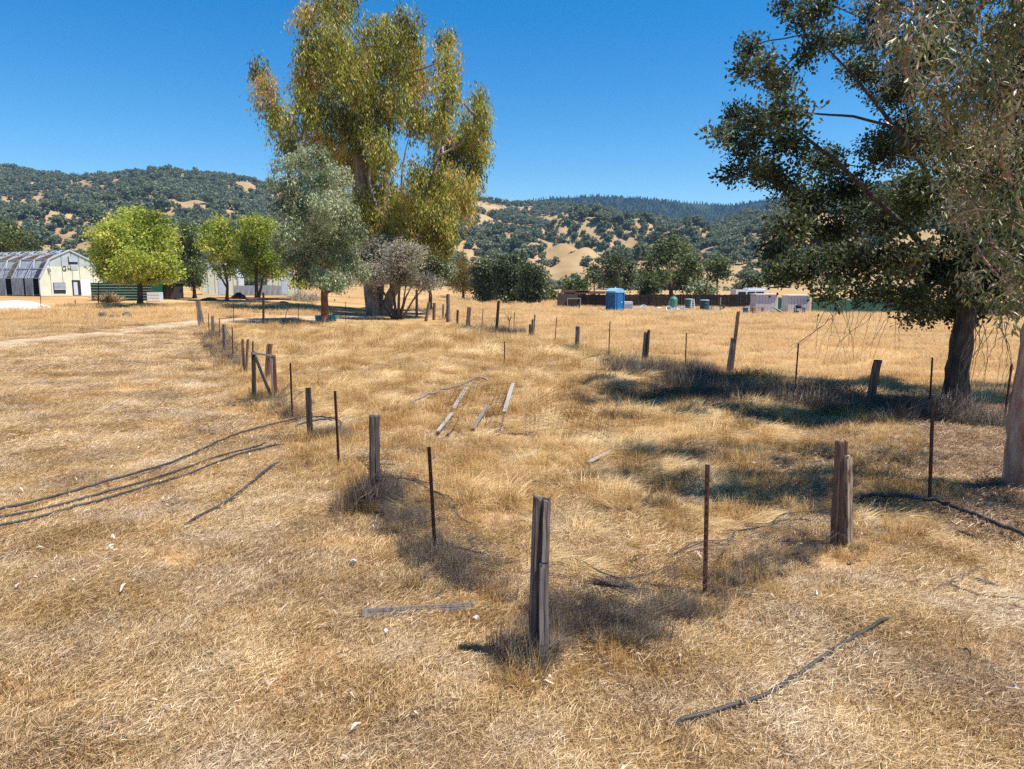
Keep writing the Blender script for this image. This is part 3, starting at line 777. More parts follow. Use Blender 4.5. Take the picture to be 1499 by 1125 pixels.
px_tree('shade_tree', 'right one of two light green trees with dark double trunk by low grey wall', (376, 437), [(366, 326, 18, 12), (388, 330, 18, 14), (355, 345, 18, 14), (378, 350, 26, 20), (402, 350, 18, 20), (362, 372, 22, 16), (390, 378, 28, 16), (412, 385, 16, 14), (375, 396, 26, 10), (404, 400, 18, 8)], LS, L_['lime'], M['bark_oak'], 6, [(375, 410), (376, 380), (378, 345)], limbs=9, extra_limbs=[([(379, 436), (383, 415), (390, 390)], 5)])
px_tree('shade_tree', 'green tree cut by the photo edge behind the bare greenhouse frame', (10, 415), [(5, 335, 22, 12), (-20, 340, 30, 20), (28, 345, 20, 12), (12, 360, 30, 16), (45, 358, 16, 10), (-10, 370, 30, 16), (-40, 360, 24, 20)], dict(LS, dens=22, len=.4, wid=.22, sig=.4), L_['midgreen'], M['bark_grey'], 8, [(8, 390), (5, 360)], limbs=5, depth=115)
px_tree('shade_tree', 'small pale green bush below the young eucalyptus foliage', (440, 437), [(428, 414, 8, 6), (442, 412, 12, 7), (455, 415, 8, 6)], dict(LS, dens=40), L_['lime'], M['bark_grey'], 2, [(440, 424)], limbs=3, cat='bush')

# valley oak on the right
OAK = [(1098, 72, 20, 20), (1088, 100, 20, 16), (1122, 98, 24, 22), (1142, 122, 28, 22), (1050, 197, 22, 12), (1078, 168, 24, 18), (1072, 200, 20, 14), (1106, 186, 32, 24), (1148, 166, 40, 26), (1088, 220, 28, 20), (1068, 256, 18, 16), (1108, 246, 32, 24), (1142, 262, 34, 24), (1160, 208, 34, 26),
       (1150, 8, 20, 12), (1168, 32, 18, 14), (1200, 14, 32, 20), (1192, 60, 22, 16), (1232, 60, 32, 20), (1176, 86, 18, 12), (1262, 104, 34, 26), (1288, 38, 40, 34), (1310, 132, 44, 30), (1352, 82, 54, 50),
       (1206, 238, 38, 26), (1178, 288, 46, 28), (1240, 276, 46, 28), (1290, 222, 42, 32), (1344, 196, 54, 42), (1158, 330, 38, 24), (1214, 338, 52, 28), (1290, 312, 56, 34), (1350, 286, 56, 44),
       (1136, 366, 24, 22), (1140, 402, 28, 18), (1188, 390, 42, 28), (1250, 384, 54, 30), (1210, 428, 30, 14), (1318, 376, 56, 34), (1284, 428, 46, 22), (1338, 440, 46, 22), (1380, 396, 54, 44), (1352, 466, 24, 10), (1402, 452, 44, 24), (1440, 416, 54, 44), (1430, 336, 60, 50), (1484, 380, 54, 52), (1322, 468, 12, 6),
       (1550, 300, 80, 70), (1500, 100, 84, 80), (1400, -50, 100, 70), (1290, -60, 70, 50), (1560, 150, 90, 90), (1600, 350, 70, 60), (1430, 220, 70, 60), (1680, 200, 100, 90), (1700, 340, 90, 80), (1620, 60, 90, 80), (1560, 430, 60, 40), (1500, 250, 70, 70)]
SPEC_OAK = dict(style='tuft', bv=.13, dens=270, k=14, sig=0.085, len=0.105, wid=0.062, shell=0.55, flat=0.5, cv=0.17, lv=0.15)
px_tree('oak_tree', 'big dark spreading oak with thick trunk on the ditch bank', (1397, 594), OAK, SPEC_OAK, L_['oak'], M['bark_oak'], 38, [(1402, 540), (1412, 470), (1420, 400), (1405, 280), (1380, 130)], limbs=64, twigs=0.4, fork=0.4, deep=0.85, limb_r=0.09,
        extra_limbs=[([(1412, 450), (1380, 400), (1330, 335), (1270, 280), (1215, 228), (1165, 190), (1110, 180)], 12), ([(1415, 430), (1340, 395), (1260, 370), (1170, 345)], 9), ([(1410, 350), (1350, 240), (1290, 160), (1240, 100), (1190, 50)], 9), ([(1405, 280), (1330, 190), (1250, 170), (1180, 165), (1130, 130)], 6), ([(1420, 420), (1470, 360), (1540, 280)], 14), ([(1395, 230), (1330, 100), (1270, 30)], 7)])

# gum at the right edge
RG = [(1300, 14, 34, 24), (1345, 30, 46, 40), (1395, 20, 50, 44), (1440, 50, 54, 50), (1490, 30, 54, 50), (1320, 78, 30, 26), (1370, 90, 46, 40), (1425, 110, 52, 46), (1480, 120, 54, 54), (1368, 142, 34, 28), (1400, 170, 50, 44), (1455, 190, 50, 44), (1390, 205, 32, 26), (1405, 240, 46, 36), (1462, 256, 44, 44),
      (1404, 275, 32, 28), (1420, 300, 46, 36), (1480, 312, 40, 44), (1412, 330, 30, 24), (1440, 356, 42, 32), (1486, 380, 36, 36), (1420, 400, 26, 22), (1464, 424, 32, 24), (1494, 440, 26, 28), (1300, -40, 60, 40), (1400, -70, 80, 60), (1520, -40, 80, 80), (1560, 120, 80, 80), (1580, 260, 70, 80), (1560, 380, 50, 50), (1350, -140, 80, 60), (1470, -180, 110, 80), (1620, -60, 90, 90), (1640, 150, 80, 90), (1790, 40, 110, 90, -1.6), (1850, 190, 110, 90, -1.4), (1720, -160, 110, 90, -1.0), (1900, -60, 110, 90, -1.2), (1680, 300, 80, 70, -.6), (1760, 330, 70, 60, .4), (1640, 20, 100, 80, -.8), (1560, -120, 90, 70, -.5), (1700, 120, 90, 80, -1.2)]
SPEC_RG = dict(style='hang', dens=200, k=12, bv=.14, strand=0.30, swing=0.6, sig=0.06, spread=0.95, len=0.12, wid=0.029, shell=0.6, flat=0.1, cv=0.22, lv=0.16)
px_tree('eucalyptus_tree', 'pink-barked gum tree at the photo edge, thin leaves hanging before the oak', (1504, 716), RG, SPEC_RG, L_['rightgum'], M['bark_euc'], 62, [(1507, 620), (1514, 540), (1526, 450), (1562, 300), (1620, 120), (1640, -60)], limbs=40, twigs=0.2, fork=0.35, deep=0.7, limb_r=0.07,
        extra_limbs=[([(1560, 400), (1500, 325), (1484, 272), (1468, 244), (1462, 170), (1452, 100)], 8), ([(1600, 200), (1500, 140), (1400, 130), (1330, 120)], 5), ([(1575, 330), (1480, 320), (1390, 325)], 4), ([(1610, 160), (1480, 60), (1340, 20)], 5)])

# bare drooping twigs under the oak canopy and bramble canes
def twig_tangle(name, label, strands, m, w, cat):
    d = None
    mb = MB(); base = None
    for st in strands:
        g = [at(px, py, y) for px, py, y in st]
        if base is None: base = g[0].copy()
        full = []
        for i in range(len(g) - 1):
            for q in range(5):
                full.append(g[i].lerp(g[i + 1], q / 5) + Vector((random.uniform(-1, 1), random.uniform(-1, 1), random.uniform(-1, 1))) * 0.015)
        full.append(g[-1])
        mb.tube(full, taper(w, w * 0.4, len(full)), 4, False)
    return tag(mb.build(name, m, loc=base), label, cat)
strands = []
for i in range(20):
    x = random.uniform(1195, 1330); y0 = random.uniform(440, 465)
    sx = random.uniform(-1, 1)
    yy = random.uniform(15.5, 17)
    strands.append([(x, y0, yy), (x - 18 * sx - 8, y0 + random.uniform(15, 30), yy), (x - 45 * sx - 20, y0 + random.uniform(40, 60), yy), (x - 62 * sx - 30, y0 + random.uniform(45, 90), yy)])
twig_tangle('hanging_twigs', 'bare thin twigs drooping below the oak canopy over the field', strands, M['bark_oak'], 0.006, 'twigs')
strands = []
for i in range(14):
    x = random.uniform(1420, 1480); yy = random.uniform(12.5, 15)
    a = random.uniform(-1, 1)
    strands.append([(x, random.uniform(455, 480), yy), (x + 15 * a, 505, yy), (x + 30 * a - 8, random.uniform(525, 545), yy), (x + 18 * a - 15, random.uniform(555, 590), yy)])
twig_tangle('hanging_twigs', 'tangled bare twigs hanging between the oak trunk and the pink-barked gum', strands, M['bark_oak'], 0.008, 'twigs')

# ------------------------------------------------------------------ buildings, left
G = {}
G['plastic'] = mat_noise('cloudy_plastic', [(0.3, (0.50, 0.56, 0.66)), (0.6, (0.68, 0.74, 0.84)), (0.8, (0.80, 0.84, 0.88))], (2, 2, 6), 5, 0.35, 0.3, 0.02, spec=0.5)
G['torn'] = mat_noise('dirty_torn_plastic', [(0.3, (0.14, 0.15, 0.17)), (0.5, (0.30, 0.32, 0.36)), (0.75, (0.52, 0.54, 0.57))], (6, 6, 0.8), 6, 0.4, 0.4, 0.03, spec=0.5)
G['cream'] = mat_noise('cream_panel', [(0.3, (0.52, 0.55, 0.43)), (0.7, (0.66, 0.68, 0.56))], (1, 1, 1), 5, 0.7, 0.05)
G['greypanel'] = mat_noise('grey_clear_panel', [(0.3, (0.30, 0.36, 0.38)), (0.7, (0.44, 0.49, 0.50))], (1, 1, 2), 5, 0.4, 0.05)
G['galv'] = mat_noise('galvanised_steel', [(0.3, (0.38, 0.42, 0.47)), (0.7, (0.62, 0.66, 0.70))], (4, 4, 4), 4, 0.45, metallic=0.3)
G['slat'] = mat_noise('blue_grey_louvre', [(0.3, (0.36, 0.43, 0.54)), (0.7, (0.52, 0.58, 0.68))], (2, 2, 8), 3, 0.4)
G['dark'] = mat_flat('dark_inside', (0.02, 0.02, 0.024), 0.9)
G['white'] = mat_flat('white_paint', (0.74, 0.76, 0.80), 0.5, var=0.08)
G['black'] = mat_flat('black_paint', (0.02, 0.02, 0.022), 0.5)
G['green'] = mat_noise('dark_green_sheet_metal', [(0.3, (0.008, 0.045, 0.032)), (0.7, (0.018, 0.09, 0.062))], (1, 1, 3), 5, 0.5)
G['brown'] = mat_noise('brown_boards', [(0.3, (0.05, 0.036, 0.034)), (0.7, (0.12, 0.09, 0.085))], (6, 6, 1), 5, 0.85, 0.4)

def frame_dirs(a):
    u = Vector((math.cos(a), math.sin(a), 0)); return u, Vector((-u.y, u.x, 0)), Vector((0, 0, 1))

def greenhouse(label, corner, u, wdir, width, length, eave, knee, ridge, full=True):
    """corner = near left base corner of the gable wall, u = along the gable, wdir = along the long side"""
    t = thing('greenhouse', label, 'greenhouse', corner, 'greenhouses in the old nursery')
    C = Vector(corner); Zv = Vector((0, 0, 1))
    def P(a, b, z): return C + u * a + wdir * b + Zv * z
    W = width
    prof = [(0, 0), (0, eave), (W * 0.17, knee), (W * 0.5, ridge), (W * 0.83, knee), (W, eave), (W, 0)]
    split = eave + (knee - eave) * 0.62
    def slab(pts, b0, b1, name, m, par=t):
        mb = MB(); n = len(pts)
        vs = [P(a, b0, z) for a, z in pts] + [P(a, b1, z) for a, z in pts]
        fs = [tuple(range(n)), tuple(range(2 * n - 1, n - 1, -1))] + [(i, i + n, (i + 1) % n + n, (i + 1) % n) for i in range(n)]
        mb.add(vs, fs); return mb.build(name, m, par)
    k = W * 0.17 * (split - eave) / (knee - eave)
    lower = slab([(0, 0), (W, 0), (W, eave), (W - k, split), (k, split), (0, eave)], 0, 0.06, 'gable_wall', G['cream'])
    slab([(k, split + .01), (W - k, split + .01), (W * .83, knee), (W * .5, ridge), (W * .17, knee)], 0.01, 0.06, 'gable_sheet', G['greypanel'])
    tr = MB()
    for (a0, z0), (a1, z1) in zip(prof[1:-1], prof[2:]):
        tr.beam(P(a0, -.04, z0), P(a1, -.04, z1), .14, .16, u)
    tr.build('gable_trim', G['galv'], t)
    sm = MB()
    for a in (0.17, 0.36, 0.52, 0.64, 0.86):
        sm.beam(P(W * a, -.015, 0.2), P(W * a, -.015, eave + (ridge - eave) * (1 - abs(a - .5) * 1.5)), .04, .02, u)
    sm.build('wall_seams', G['dark'], t)
    if full:
        # louvred vents, door, lettering
        for (a, z, w_, h_) in ((.20, .35, .19, 1.3), (.47, split + .3, .15, .95), (.81, .4, .13, 1.2)):
            v = slab([(W * a, z), (W * (a + w_), z), (W * (a + w_), z + h_), (W * a, z + h_)], -.05, -.01, 'vent', G['dark'])
            for i in range(6):
                sl = MB(); zz = z + h_ * (.3 + .7 * (i + .5) / 6)
                sl.beam(P(W * a + .05, -.08, zz), P(W * (a + w_) - .05, -.08, zz), .09, .05, u)
                sl.build('slat', G['slat'], v)
        slab([(W * .5, split - .4), (W * .62, split - .4), (W * .62, split + .28), (W * .5, split + .28)], -.04, -.015, 'vent_panel', G['greypanel'])
        slab([(W * .50, .05), (W * .63, .05), (W * .63, 1.95), (W * .50, 1.95)], -.03, -.005, 'doorway', G['dark'])
        slab([(W * .52, .1), (W * .585, .1), (W * .585, 1.7), (W * .52, 1.7)], -.06, -.035, 'inner_door', G['slat'])
        slab([(W * .635, 0.02), (W * .79, 0.02), (W * .79, 2.0), (W * .635, 2.0)], -.12, -.06, 'door', G['white'])
        lt = MB(); zz = split - .5; h_ = .55
        # the letters G H
        c0 = W * .40; r_ = .24
        pts = [(c0 + r_ * math.cos(a), zz + h_ / 2 + h_ / 2 * math.sin(a)) for a in np.linspace(.6, 5.9, 12)]
        for (a0, z0), (a1, z1) in zip(pts[:-1], pts[1:]): lt.beam(P(a0, -.05, z0), P(a1, -.05, z1), .08, .03, u)
        lt.beam(P(c0 + .02, -.05, zz + .24), P(c0 + .24, -.05, zz + .24), .08, .03, Zv)
        for dx in (.42, .74): lt.beam(P(c0 + dx, -.05, zz), P(c0 + dx, -.05, zz + h_), .09, .03, u)
        lt.beam(P(c0 + .42, -.052, zz + h_ / 2), P(c0 + .74, -.052, zz + h_ / 2), .08, .03, Zv)
        lt.build('lettering', G['black'], t)
        lm = MB(); lm.box(P(W * .16, -.12, split - .2), (.35, .35, .16)); lm.beam(P(W * .16, -.1, split - .9), P(W * .16, -.1, split - .25), .05, .05); lm.build('wall_lamp', G['white'], t)
        slab([(-.05, -.12), (W + .05, -.12), (W + .05, .03), (-.05, .03)], -.12, .3, 'footing', M['rock'])
    # long side: hoops, purlins, braces
    nb = max(3, int(length / 3.0))
    for i in range(nb + 1):
        b = length * i / nb + (.1 if i == 0 else 0)
        hb = MB()
        for (a0, z0), (a1, z1) in zip(prof[:-1], prof[1:]): hb.beam(P(a0, b, z0), P(a1, b, z1), .09, .09, wdir)
        hb.build('hoop', G['galv'], t)
    for (a, z) in prof[1:-1] + [(W * .085, (eave + knee) / 2), (W * .33, (knee + ridge) / 2)]:
        pu = MB(); pu.beam(P(a, .07, z), P(a, length, z), .08, .08); pu.build('purlin', G['galv'], t)
    if full:
        br = MB()
        for i in range(nb):
            b0 = length * i / nb; b1 = length * (i + 1) / nb; bm = (b0 + b1) / 2
            (a0, z0), (a1, z1), (a2, z2) = prof[1], prof[2], prof[3]
            br.beam(P(a1, b0, z1), P(a2, bm, z2), .06, .06); br.beam(P(a2, bm, z2), P(a1, b1, z1), .06, .06)
            br.beam(P(a0 + .2, bm, (z0 + z1) / 2 + .1), P(a1, b0, z1), .06, .06); br.beam(P(a0 + .2, bm, (z0 + z1) / 2 + .1), P(a1, b1, z1), .06, .06)
        br.build('roof_braces', G['galv'], t)
        # far roof slope keeps its cloudy cover; the near side hangs in torn sheets
        slab([(W * .5, ridge - .5), (W * .83, knee - .06), (W * .83, knee - .02), (W * .5, ridge - .46)], .15, length, 'roof_cover', G['plastic'])
        slab([(W * .83, knee - .06), (W - .06, eave), (W - .02, eave), (W * .83, knee - .02)], .15, length, 'roof_cover', G['plastic'])
        for i in range(nb):
            b0 = length * i / nb + .45; b1 = length * (i + 1) / nb - .2
            if i % 2 == 0: b0 += .9
            mb = MB(); (a0, z0), (a1, z1) = prof[1], prof[2]
            for j in range(6):
                c0 = b0 + (b1 - b0) * j / 6; c1 = b0 + (b1 - b0) * (j + 1) / 6; dz = random.uniform(-.05, .04)
                mb.add([P(a0 + .03, c0, z0 + dz), P(a0 + .03, c1, z0 - dz), P(a1, c1, z1 - .12), P(a1, c0, z1 - .12)], [(0, 1, 2, 3)])
            mb.build('torn_roof_sheet', G['torn'], t)
            mb = MB()
            for j in range(12):
                c0 = b0 + (b1 - b0) * j / 12; c1 = b0 + (b1 - b0) * (j + 1) / 12
                o0 = .12 * (j % 2); o1 = .12 * ((j + 1) % 2)
                mb.add([P(-.05 - o0, c0, .08), P(-.05 - o1, c1, .08), P(-.03, c1, z0 - .05), P(-.03, c0, z0 - .05)], [(0, 1, 2, 3)])
            mb.build('hanging_sheet', G['torn'], t)
        slab([(.3, .05), (W - .3, .05), (W - .3, .12), (.3, .12)], .2, length, 'floor', G['dark'])
        slab([(W * .45, .1), (W * .5, .1), (W * .5, eave + .2), (W * .45, eave + .2)], .4, length, 'interior_shade_sheet', G['dark'])  # near-black sheet stands in for the shade inside, seen through the openings
    else:
        mb = MB()
        for (a0, z0), (a1, z1) in zip(prof[:-1], prof[1:]):
            mb.add([P(a0, .1, z0), P(a0, length, z0), P(a1, length, z1), P(a1, .1, z1)], [(0, 1, 2, 3)])
        mb.build('plastic_cover', G['plastic'], t)
        slab([(W * .45, .05), (W * .65, .05), (W * .65, 2.1), (W * .45, 2.1)], -.05, .0, 'door', G['slat'])
    return t

gc = ground(60, 433.5)
gs = gc.y / FPX
wd = Vector((-0.88, 0.47, 0)).normalized(); uu = Vector((0.47, 0.88, 0)).normalized()
greenhouse('derelict greenhouse with bare hoops, torn plastic and cream gable lettered GH', gc, uu, wd, 7.6, 24, 26.5 * gs, 54 * gs, 68 * gs)
c2 = ground(296, 431); s2 = c2.y / FPX
greenhouse('second greenhouse with pale gable half hidden behind the light green trees', c2, Vector((.95, .30, 0)).normalized(), Vector((-.30, .95, 0)), 50 * s2, 14, 26 * s2, 40 * s2, 48 * s2, False)
c3 = ground(392, 431); s3 = c3.y / FPX
greenhouse('low plastic-covered greenhouse farthest from the bare frame, behind the grey panels', c3, Vector((.95, .30, 0)).normalized(), Vector((-.30, .95, 0)), 44 * s3, 14, 20 * s3, 30 * s3, 36 * s3, False)

def panel_wall(name, label, cat, p0, p1, h, npan, m, th=.05, rail=None, part='panel', group=None, gap=.01):
    t = thing(name, label, cat, p0, group)
    u = (Vector(p1) - Vector(p0)); ln = u.length; u.normalize()
    R = Matrix((u, Vector((-u.y, u.x, 0)), Vector((0, 0, 1)))).transposed()
    w = ln / npan
    src = None
    for i in range(npan):
        c = Vector(p0) + u * w * (i + .5)
        zz = float(H(c.x, c.y)) - .05
        hh = h
        if src is None:
            mb = MB(); mb.box((0, 0, hh / 2), (w - gap, th, hh), R)
            src = mb.build(part, m, None); src.parent = t; o = src
        else:
            o = src.copy(); COL.objects.link(o); o.parent = t
        o.location = (c.x - t.location.x, c.y - t.location.y, zz - t.location.z)
        jit = random.uniform(-.012, .012)
        o.location.x += jit * -u.y * 2; o.location.y += jit * u.x * 2
        o.scale.z = random.uniform(.96, 1.03)
    if rail:
        mb = MB(); nrm = Vector((-u.y, u.x, 0))
        for z in rail:
            mb.beam(Vector(p0) + nrm * .07 + Vector((0, 0, z)), Vector(p1) + nrm * .07 + Vector((0, 0, z + float(H(p1.x, p1.y)) - p0.z)), .08, .04, Vector((0, 0, 1)))
        mb.build('rail', m, t)
    return t
a = ground(342, 432); b_ = ground(412, 432)
panel_wall('panel_fence', 'low blue-grey panel fence behind the double-trunked light green tree', 'fence', a, b_, 15 * a.y / FPX, 9, G['torn'])

# green container with horizontal ribs, brown shed and white box
a = ground(134, 440); b_ = ground(223, 440)
s = a.y / FPX; h = 26 * s
t = thing('metal_container', 'long dark green ribbed metal container behind the round tree', 'container', a)
u = (b_ - a); ln = u.length; u.normalize(); n = Vector((-u.y, u.x, 0))
R = Matrix((u, n, Vector((0, 0, 1)))).transposed()
mb = MB(); mb.box(a + u * ln / 2 + n * 1.2 + Vector((0, 0, h / 2)), (ln, 2.3, h), R); mb.build('body', G['green'], t)
G['greenlight'] = mat_flat('pale_green_rib', (0.30, 0.40, 0.34), 0.5)
for i in range(6):
    mb = MB(); mb.box(a + u * ln / 2 + n * .03 + Vector((0, 0, h * (.14 + i * .15))), (ln - .05, .05, .05), R); mb.build('rib', G['greenlight'], t)
a2 = ground(224, 438); b2 = ground(257, 438); u = (b2 - a2); ln = u.length; u.normalize(); n = Vector((-u.y, u.x, 0)); R = Matrix((u, n, Vector((0, 0, 1)))).transposed()
t = thing('shed', 'low brown board shed right of the green container', 'shed', a2)
hh = 24 * s
mb = MB(); mb.box(a2 + u * ln / 2 + n * 1.0 + Vector((0, 0, hh / 2)), (ln, 1.9, hh), R); mb.build('wall', G['dark'], t)
for i in range(8):
    mb = MB(); mb.box(a2 + u * ln * (i + .5) / 8 + n * .02 + Vector((0, 0, hh / 2)), (ln / 8 - .02, .04, hh), R); mb.build('board', G['brown'], t)
mb = MB(); mb.box(a2 + u * ln / 2 + n * .9 + Vector((0, 0, hh + .05)), (ln + .3, 2.3, .08), R); mb.build('roof', G['brown'], t)
a3 = ground(223, 440.5); t = thing('storage_box', 'white slatted box standing against the brown shed', 'box', a3)
bx = 18 * a3.y / FPX
mb = MB(); mb.box(a3 + Vector((bx / 2, -.6, .45)), (bx, .7, .86)); mb.build('body', G['slat'], t)
for i in range(3):
    mb = MB(); mb.box(a3 + Vector((bx / 2, -.97, .16 + .29 * i)), (bx - .03, .03, .24)); mb.build('slat', G['white'], t)

# white tarpaulin, rocks, logs and rubbish on the left
mb = MB(); tp = [ground(px, py, .1) for px, py in ((-40, 457), (0, 457), (40, 453), (80, 449.5), (70, 447), (30, 445.5), (0, 445.5), (-40, 446))]
cc = sum(tp, Vector()) / len(tp)
ring2 = [cc.lerp(p, .6) + Vector((0, 0, random.uniform(.15, .4))) for p in tp]
nn = len(tp); vs = [p - Vector((0, 0, .12)) for p in tp] + ring2 + [cc + Vector((0, 0, .3))]
mb.add(vs, [(i, (i + 1) % nn, (i + 1) % nn + nn, i + nn) for i in range(nn)] + [(i + nn, (i + 1) % nn + nn, 2 * nn) for i in range(nn)])
tag(mb.build('tarpaulin', G['white'], loc=cc), 'crumpled white tarpaulin spread on dry grass before the derelict greenhouse', 'tarpaulin')

def rock(name, label, px, py, w, h, group=None, m=None):
    g = ground(px, py); s = g.y / FPX
    mb = MB(); vs = []; fs = []
    a, b, c = w * s / 2, w * s / 2 * .8, h * s / 2
    nu, nv = 9, 6
    sd = random.uniform(0, 99)
    for j in range(nv + 1):
        for i in range(nu):
            th = 2 * math.pi * i / nu; ph = math.pi * j / nv
            d = Vector((math.sin(ph) * math.cos(th), math.sin(ph) * math.sin(th), math.cos(ph)))
            k = 1 + .35 * mnoise.noise(d * 1.6 + Vector((sd, 0, 0)))
            vs.append(g + Vector((d.x * a * k, d.y * b * k, d.z * c * k + c * .7)))
    for j in range(nv):
        for i in range(nu):
            fs.append((j * nu + i, (j + 1) * nu + i, (j + 1) * nu + (i + 1) % nu, j * nu + (i + 1) % nu))
    mb.add(vs, fs)
    return tag(mb.build(name, m or M['rock'], loc=g), label, 'rock', group)
rk = 'rocks lying in the grass by the track'
rock('rock', 'left pointed brown rock of the group below the round tree', 150, 465, 14, 10, rk)
rock('rock', 'largest rounded brown rock at the right end of the rock group', 186, 464, 15, 9, rk)
rock('rock', 'dark squat rock in the middle of the rock group', 165, 466, 9, 7, rk)
rock('rock', 'small grey stone between the pointed and the squat rock', 157, 468, 6, 5, rk)
rock('rock', 'flat dull stone left of the largest rounded rock', 174, 465, 7, 5, rk)
rock('rock', 'faint flat stone lying alone left of the rock group', 124, 466, 9, 5, rk)
rock('rock', 'tiny stone on bare ground right of the brown double post', 1246, 826, 13, 8, m=M['rock'])

def log(name, label, pts, w, m, cat='log', lift=0.0, group=None, n=8):
    g = [ground(px, py) for px, py in pts]
    s = g[0].y / FPX; r = w * s / 2
    mb = MB()
    full = []
    for i in range(len(g) - 1):
        for q in range(4): full.append(g[i].lerp(g[i + 1], q / 4) + Vector((0, 0, r * .8 + lift)))
    full.append(g[-1] + Vector((0, 0, r * .8 + lift)))
    mb.tube(full, [r * random.uniform(.9, 1.05) for _ in full], n)
    return tag(mb.build(name, m, loc=g[0]), label, cat, group)
log('log', 'long grey log raised on stones under the light green trees', [(361, 443), (425, 442)], 4, M['bark_grey'], lift=.25)
rock('rock', 'left flat stone under the long grey log', 362, 446, 12, 5)
rock('rock', 'right brown stone under the long grey log', 415, 445, 16, 5)
rock('rock', 'single dark stone beside the forked light green tree', 334, 447, 8, 4)
def mound(name, label, px, py, w, h, m, cat):
    g = ground(px, py); s = g.y / FPX
    mb = MB(); vs = [g + Vector((0, 0, h * s))]; fs = []
    nr, na = 5, 18
    for j in range(1, nr + 1):
        for i in range(na):
            th = 2 * math.pi * i / na; r = w * s / 2 * j / nr * random.uniform(.9, 1.1)
            z = h * s * (1 - (j / nr) ** 1.6) * random.uniform(.75, 1.2) - (.05 if j == nr else 0)
            vs.append(g + Vector((r * math.cos(th), r * .7 * math.sin(th), z)))
    for i in range(na): fs.append((0, 1 + i, 1 + (i + 1) % na))
    for j in range(nr - 1):
        for i in range(na):
            fs.append((1 + j * na + i, 1 + (j + 1) * na + i, 1 + (j + 1) * na + (i + 1) % na, 1 + j * na + (i + 1) % na))
    mb.add(vs, fs); return tag(mb.build(name, m, loc=g), label, cat)
mound('rubbish_heap', 'dark grey covered heap beside the double-trunked light green tree', 350, 437, 26, 9, G['dark'], 'heap')
mound('soil_heap', 'low dark heap of roots right of the slim dark green tree', 306, 439, 30, 4, M['bark_oak'], 'heap')

def brush(name, label, px, py, w, h, m, n, cat='brush', r=.012, depth=None):
    g = ground(px, py); s = g.y / FPX
    mb = MB()
    for _ in range(n):
        a = random.uniform(0, 6.283); rr = random.random() ** .6
        p = g + Vector((math.cos(a) * rr * w * s / 2, math.sin(a) * rr * w * s * .3, random.uniform(0, .25) * h * s))
        q = p + Vector((random.gauss(0, .5) * h * s, random.gauss(0, .5) * h * s, random.uniform(.2, 1) * h * s * (1.1 - rr * .6)))
        pth = limb_path(p, q, .25, 4)
        mb.tube(pth, taper(r, r * .4, len(pth)), 3, False, random.random())
    return tag(mb.build(name, m, loc=g), label, cat)
brush('brush_pile', 'pale mauve brush pile below the young eucalyptus crown, left of its trunk', 446, 441, 56, 18, L_['mauve'], 420, r=.018)
brush('brush_pile', 'small straw-pale bush in front of the green container', 160, 443, 30, 16, M['fieldgrass'], 320, cat='bush', r=.02)

M['cane'] = mat_noise('dead_bramble_canes', [(0.3, (0.05, 0.036, 0.03)), (0.6, (0.15, 0.11, 0.085)), (0.8, (0.30, 0.23, 0.18))], (6, 6, 6), 4, 0.9)
brush('bramble', 'grey dead bramble heaped left of the reddish leaning post in the ditch', 1214, 586, 120, 34, M['cane'], 520, 'bramble', .006)
brush('bramble', 'dark dead bramble filling the ditch between the leaning post and the oak', 1322, 604, 86, 36, M['cane'], 420, 'bramble', .006)
brush('bramble', 'low dead bramble at the foot of the tall leaning grey post', 1096, 556, 90, 24, M['cane'], 320, 'bramble', .007)
brush('bramble', 'dark weedy bramble in the pen at the left tip of the oak shade', 985, 584, 130, 26, M['cane'], 380, 'bramble', .006)
# ------------------------------------------------------------------ far yard on the right
G['fence'] = mat_noise('dark_fence_boards', [(0.3, (0.012, 0.009, 0.010)), (0.6, (0.04, 0.030, 0.030)), (0.8, (0.085, 0.065, 0.06))], (7, 7, 1.2), 5, 0.9, 0.4)
a = ground(903, 450.6); b_ = ground(1112, 451.4)
panel_wall('board_fence', 'long dark brown vertical board fence behind the tanks', 'fence', a, b_, 20.5 * a.y / FPX, 105, G['fence'], .03, (.4, 1.6), 'plank', gap=.006)
a = ground(818, 448.5); b_ = ground(902, 450.6)
panel_wall('board_fence', 'shorter dark board fence left of the blue portable toilet', 'fence', a, b_, 19 * a.y / FPX, 52, G['fence'], .03, (.4, 1.4), 'plank', gap=.006)
# lumber laid along its top
for k, (x0, x1, yy, nm) in enumerate(((822, 862, 425.5, 'left brown plank laid along the top of the shorter board fence'), (842, 886, 427.5, 'right brown plank laid along the top of the shorter board fence'))):
    d = a.y + .2
    p, q = at(x0, yy, d), at(x1, yy + .5, d)
    mb = MB(); mb.beam(p, q, .12, .35, Vector((0, 0, 1)))
    tag(mb.build('plank', M['wood_red'], loc=p), nm, 'plank')
t = thing('wood_pen', 'low dark plywood pen with pale frame at the left end of the fence', 'pen', ground(817, 451))
p0 = t.location.copy(); d = p0.y; s = d / FPX
mb = MB(); mb.box(p0 + Vector((14 * s, .5, 10 * s)), (29 * s, 1.0, 20 * s)); mb.build('panel', G['brown'], t)
for x in (13.5, 32.5):
    mb = MB(); mb.box(p0 + Vector((x * s, -.08, 7 * s)), (.09, .09, 14 * s)); mb.build('upright', M['wood_pale'], t)
mb = MB(); mb.box(p0 + Vector((23 * s, -.08, 14.4 * s)), (20 * s, .09, .09)); mb.build('rail', M['wood_pale'], t)
for x, hgt in ((0.5, 26), (6, 28)):
    mb = MB(); mb.box(p0 + Vector((x * s, .1, hgt * s / 2)), (.08, .08, hgt * s)); mb.build('post', G['fence'], t)

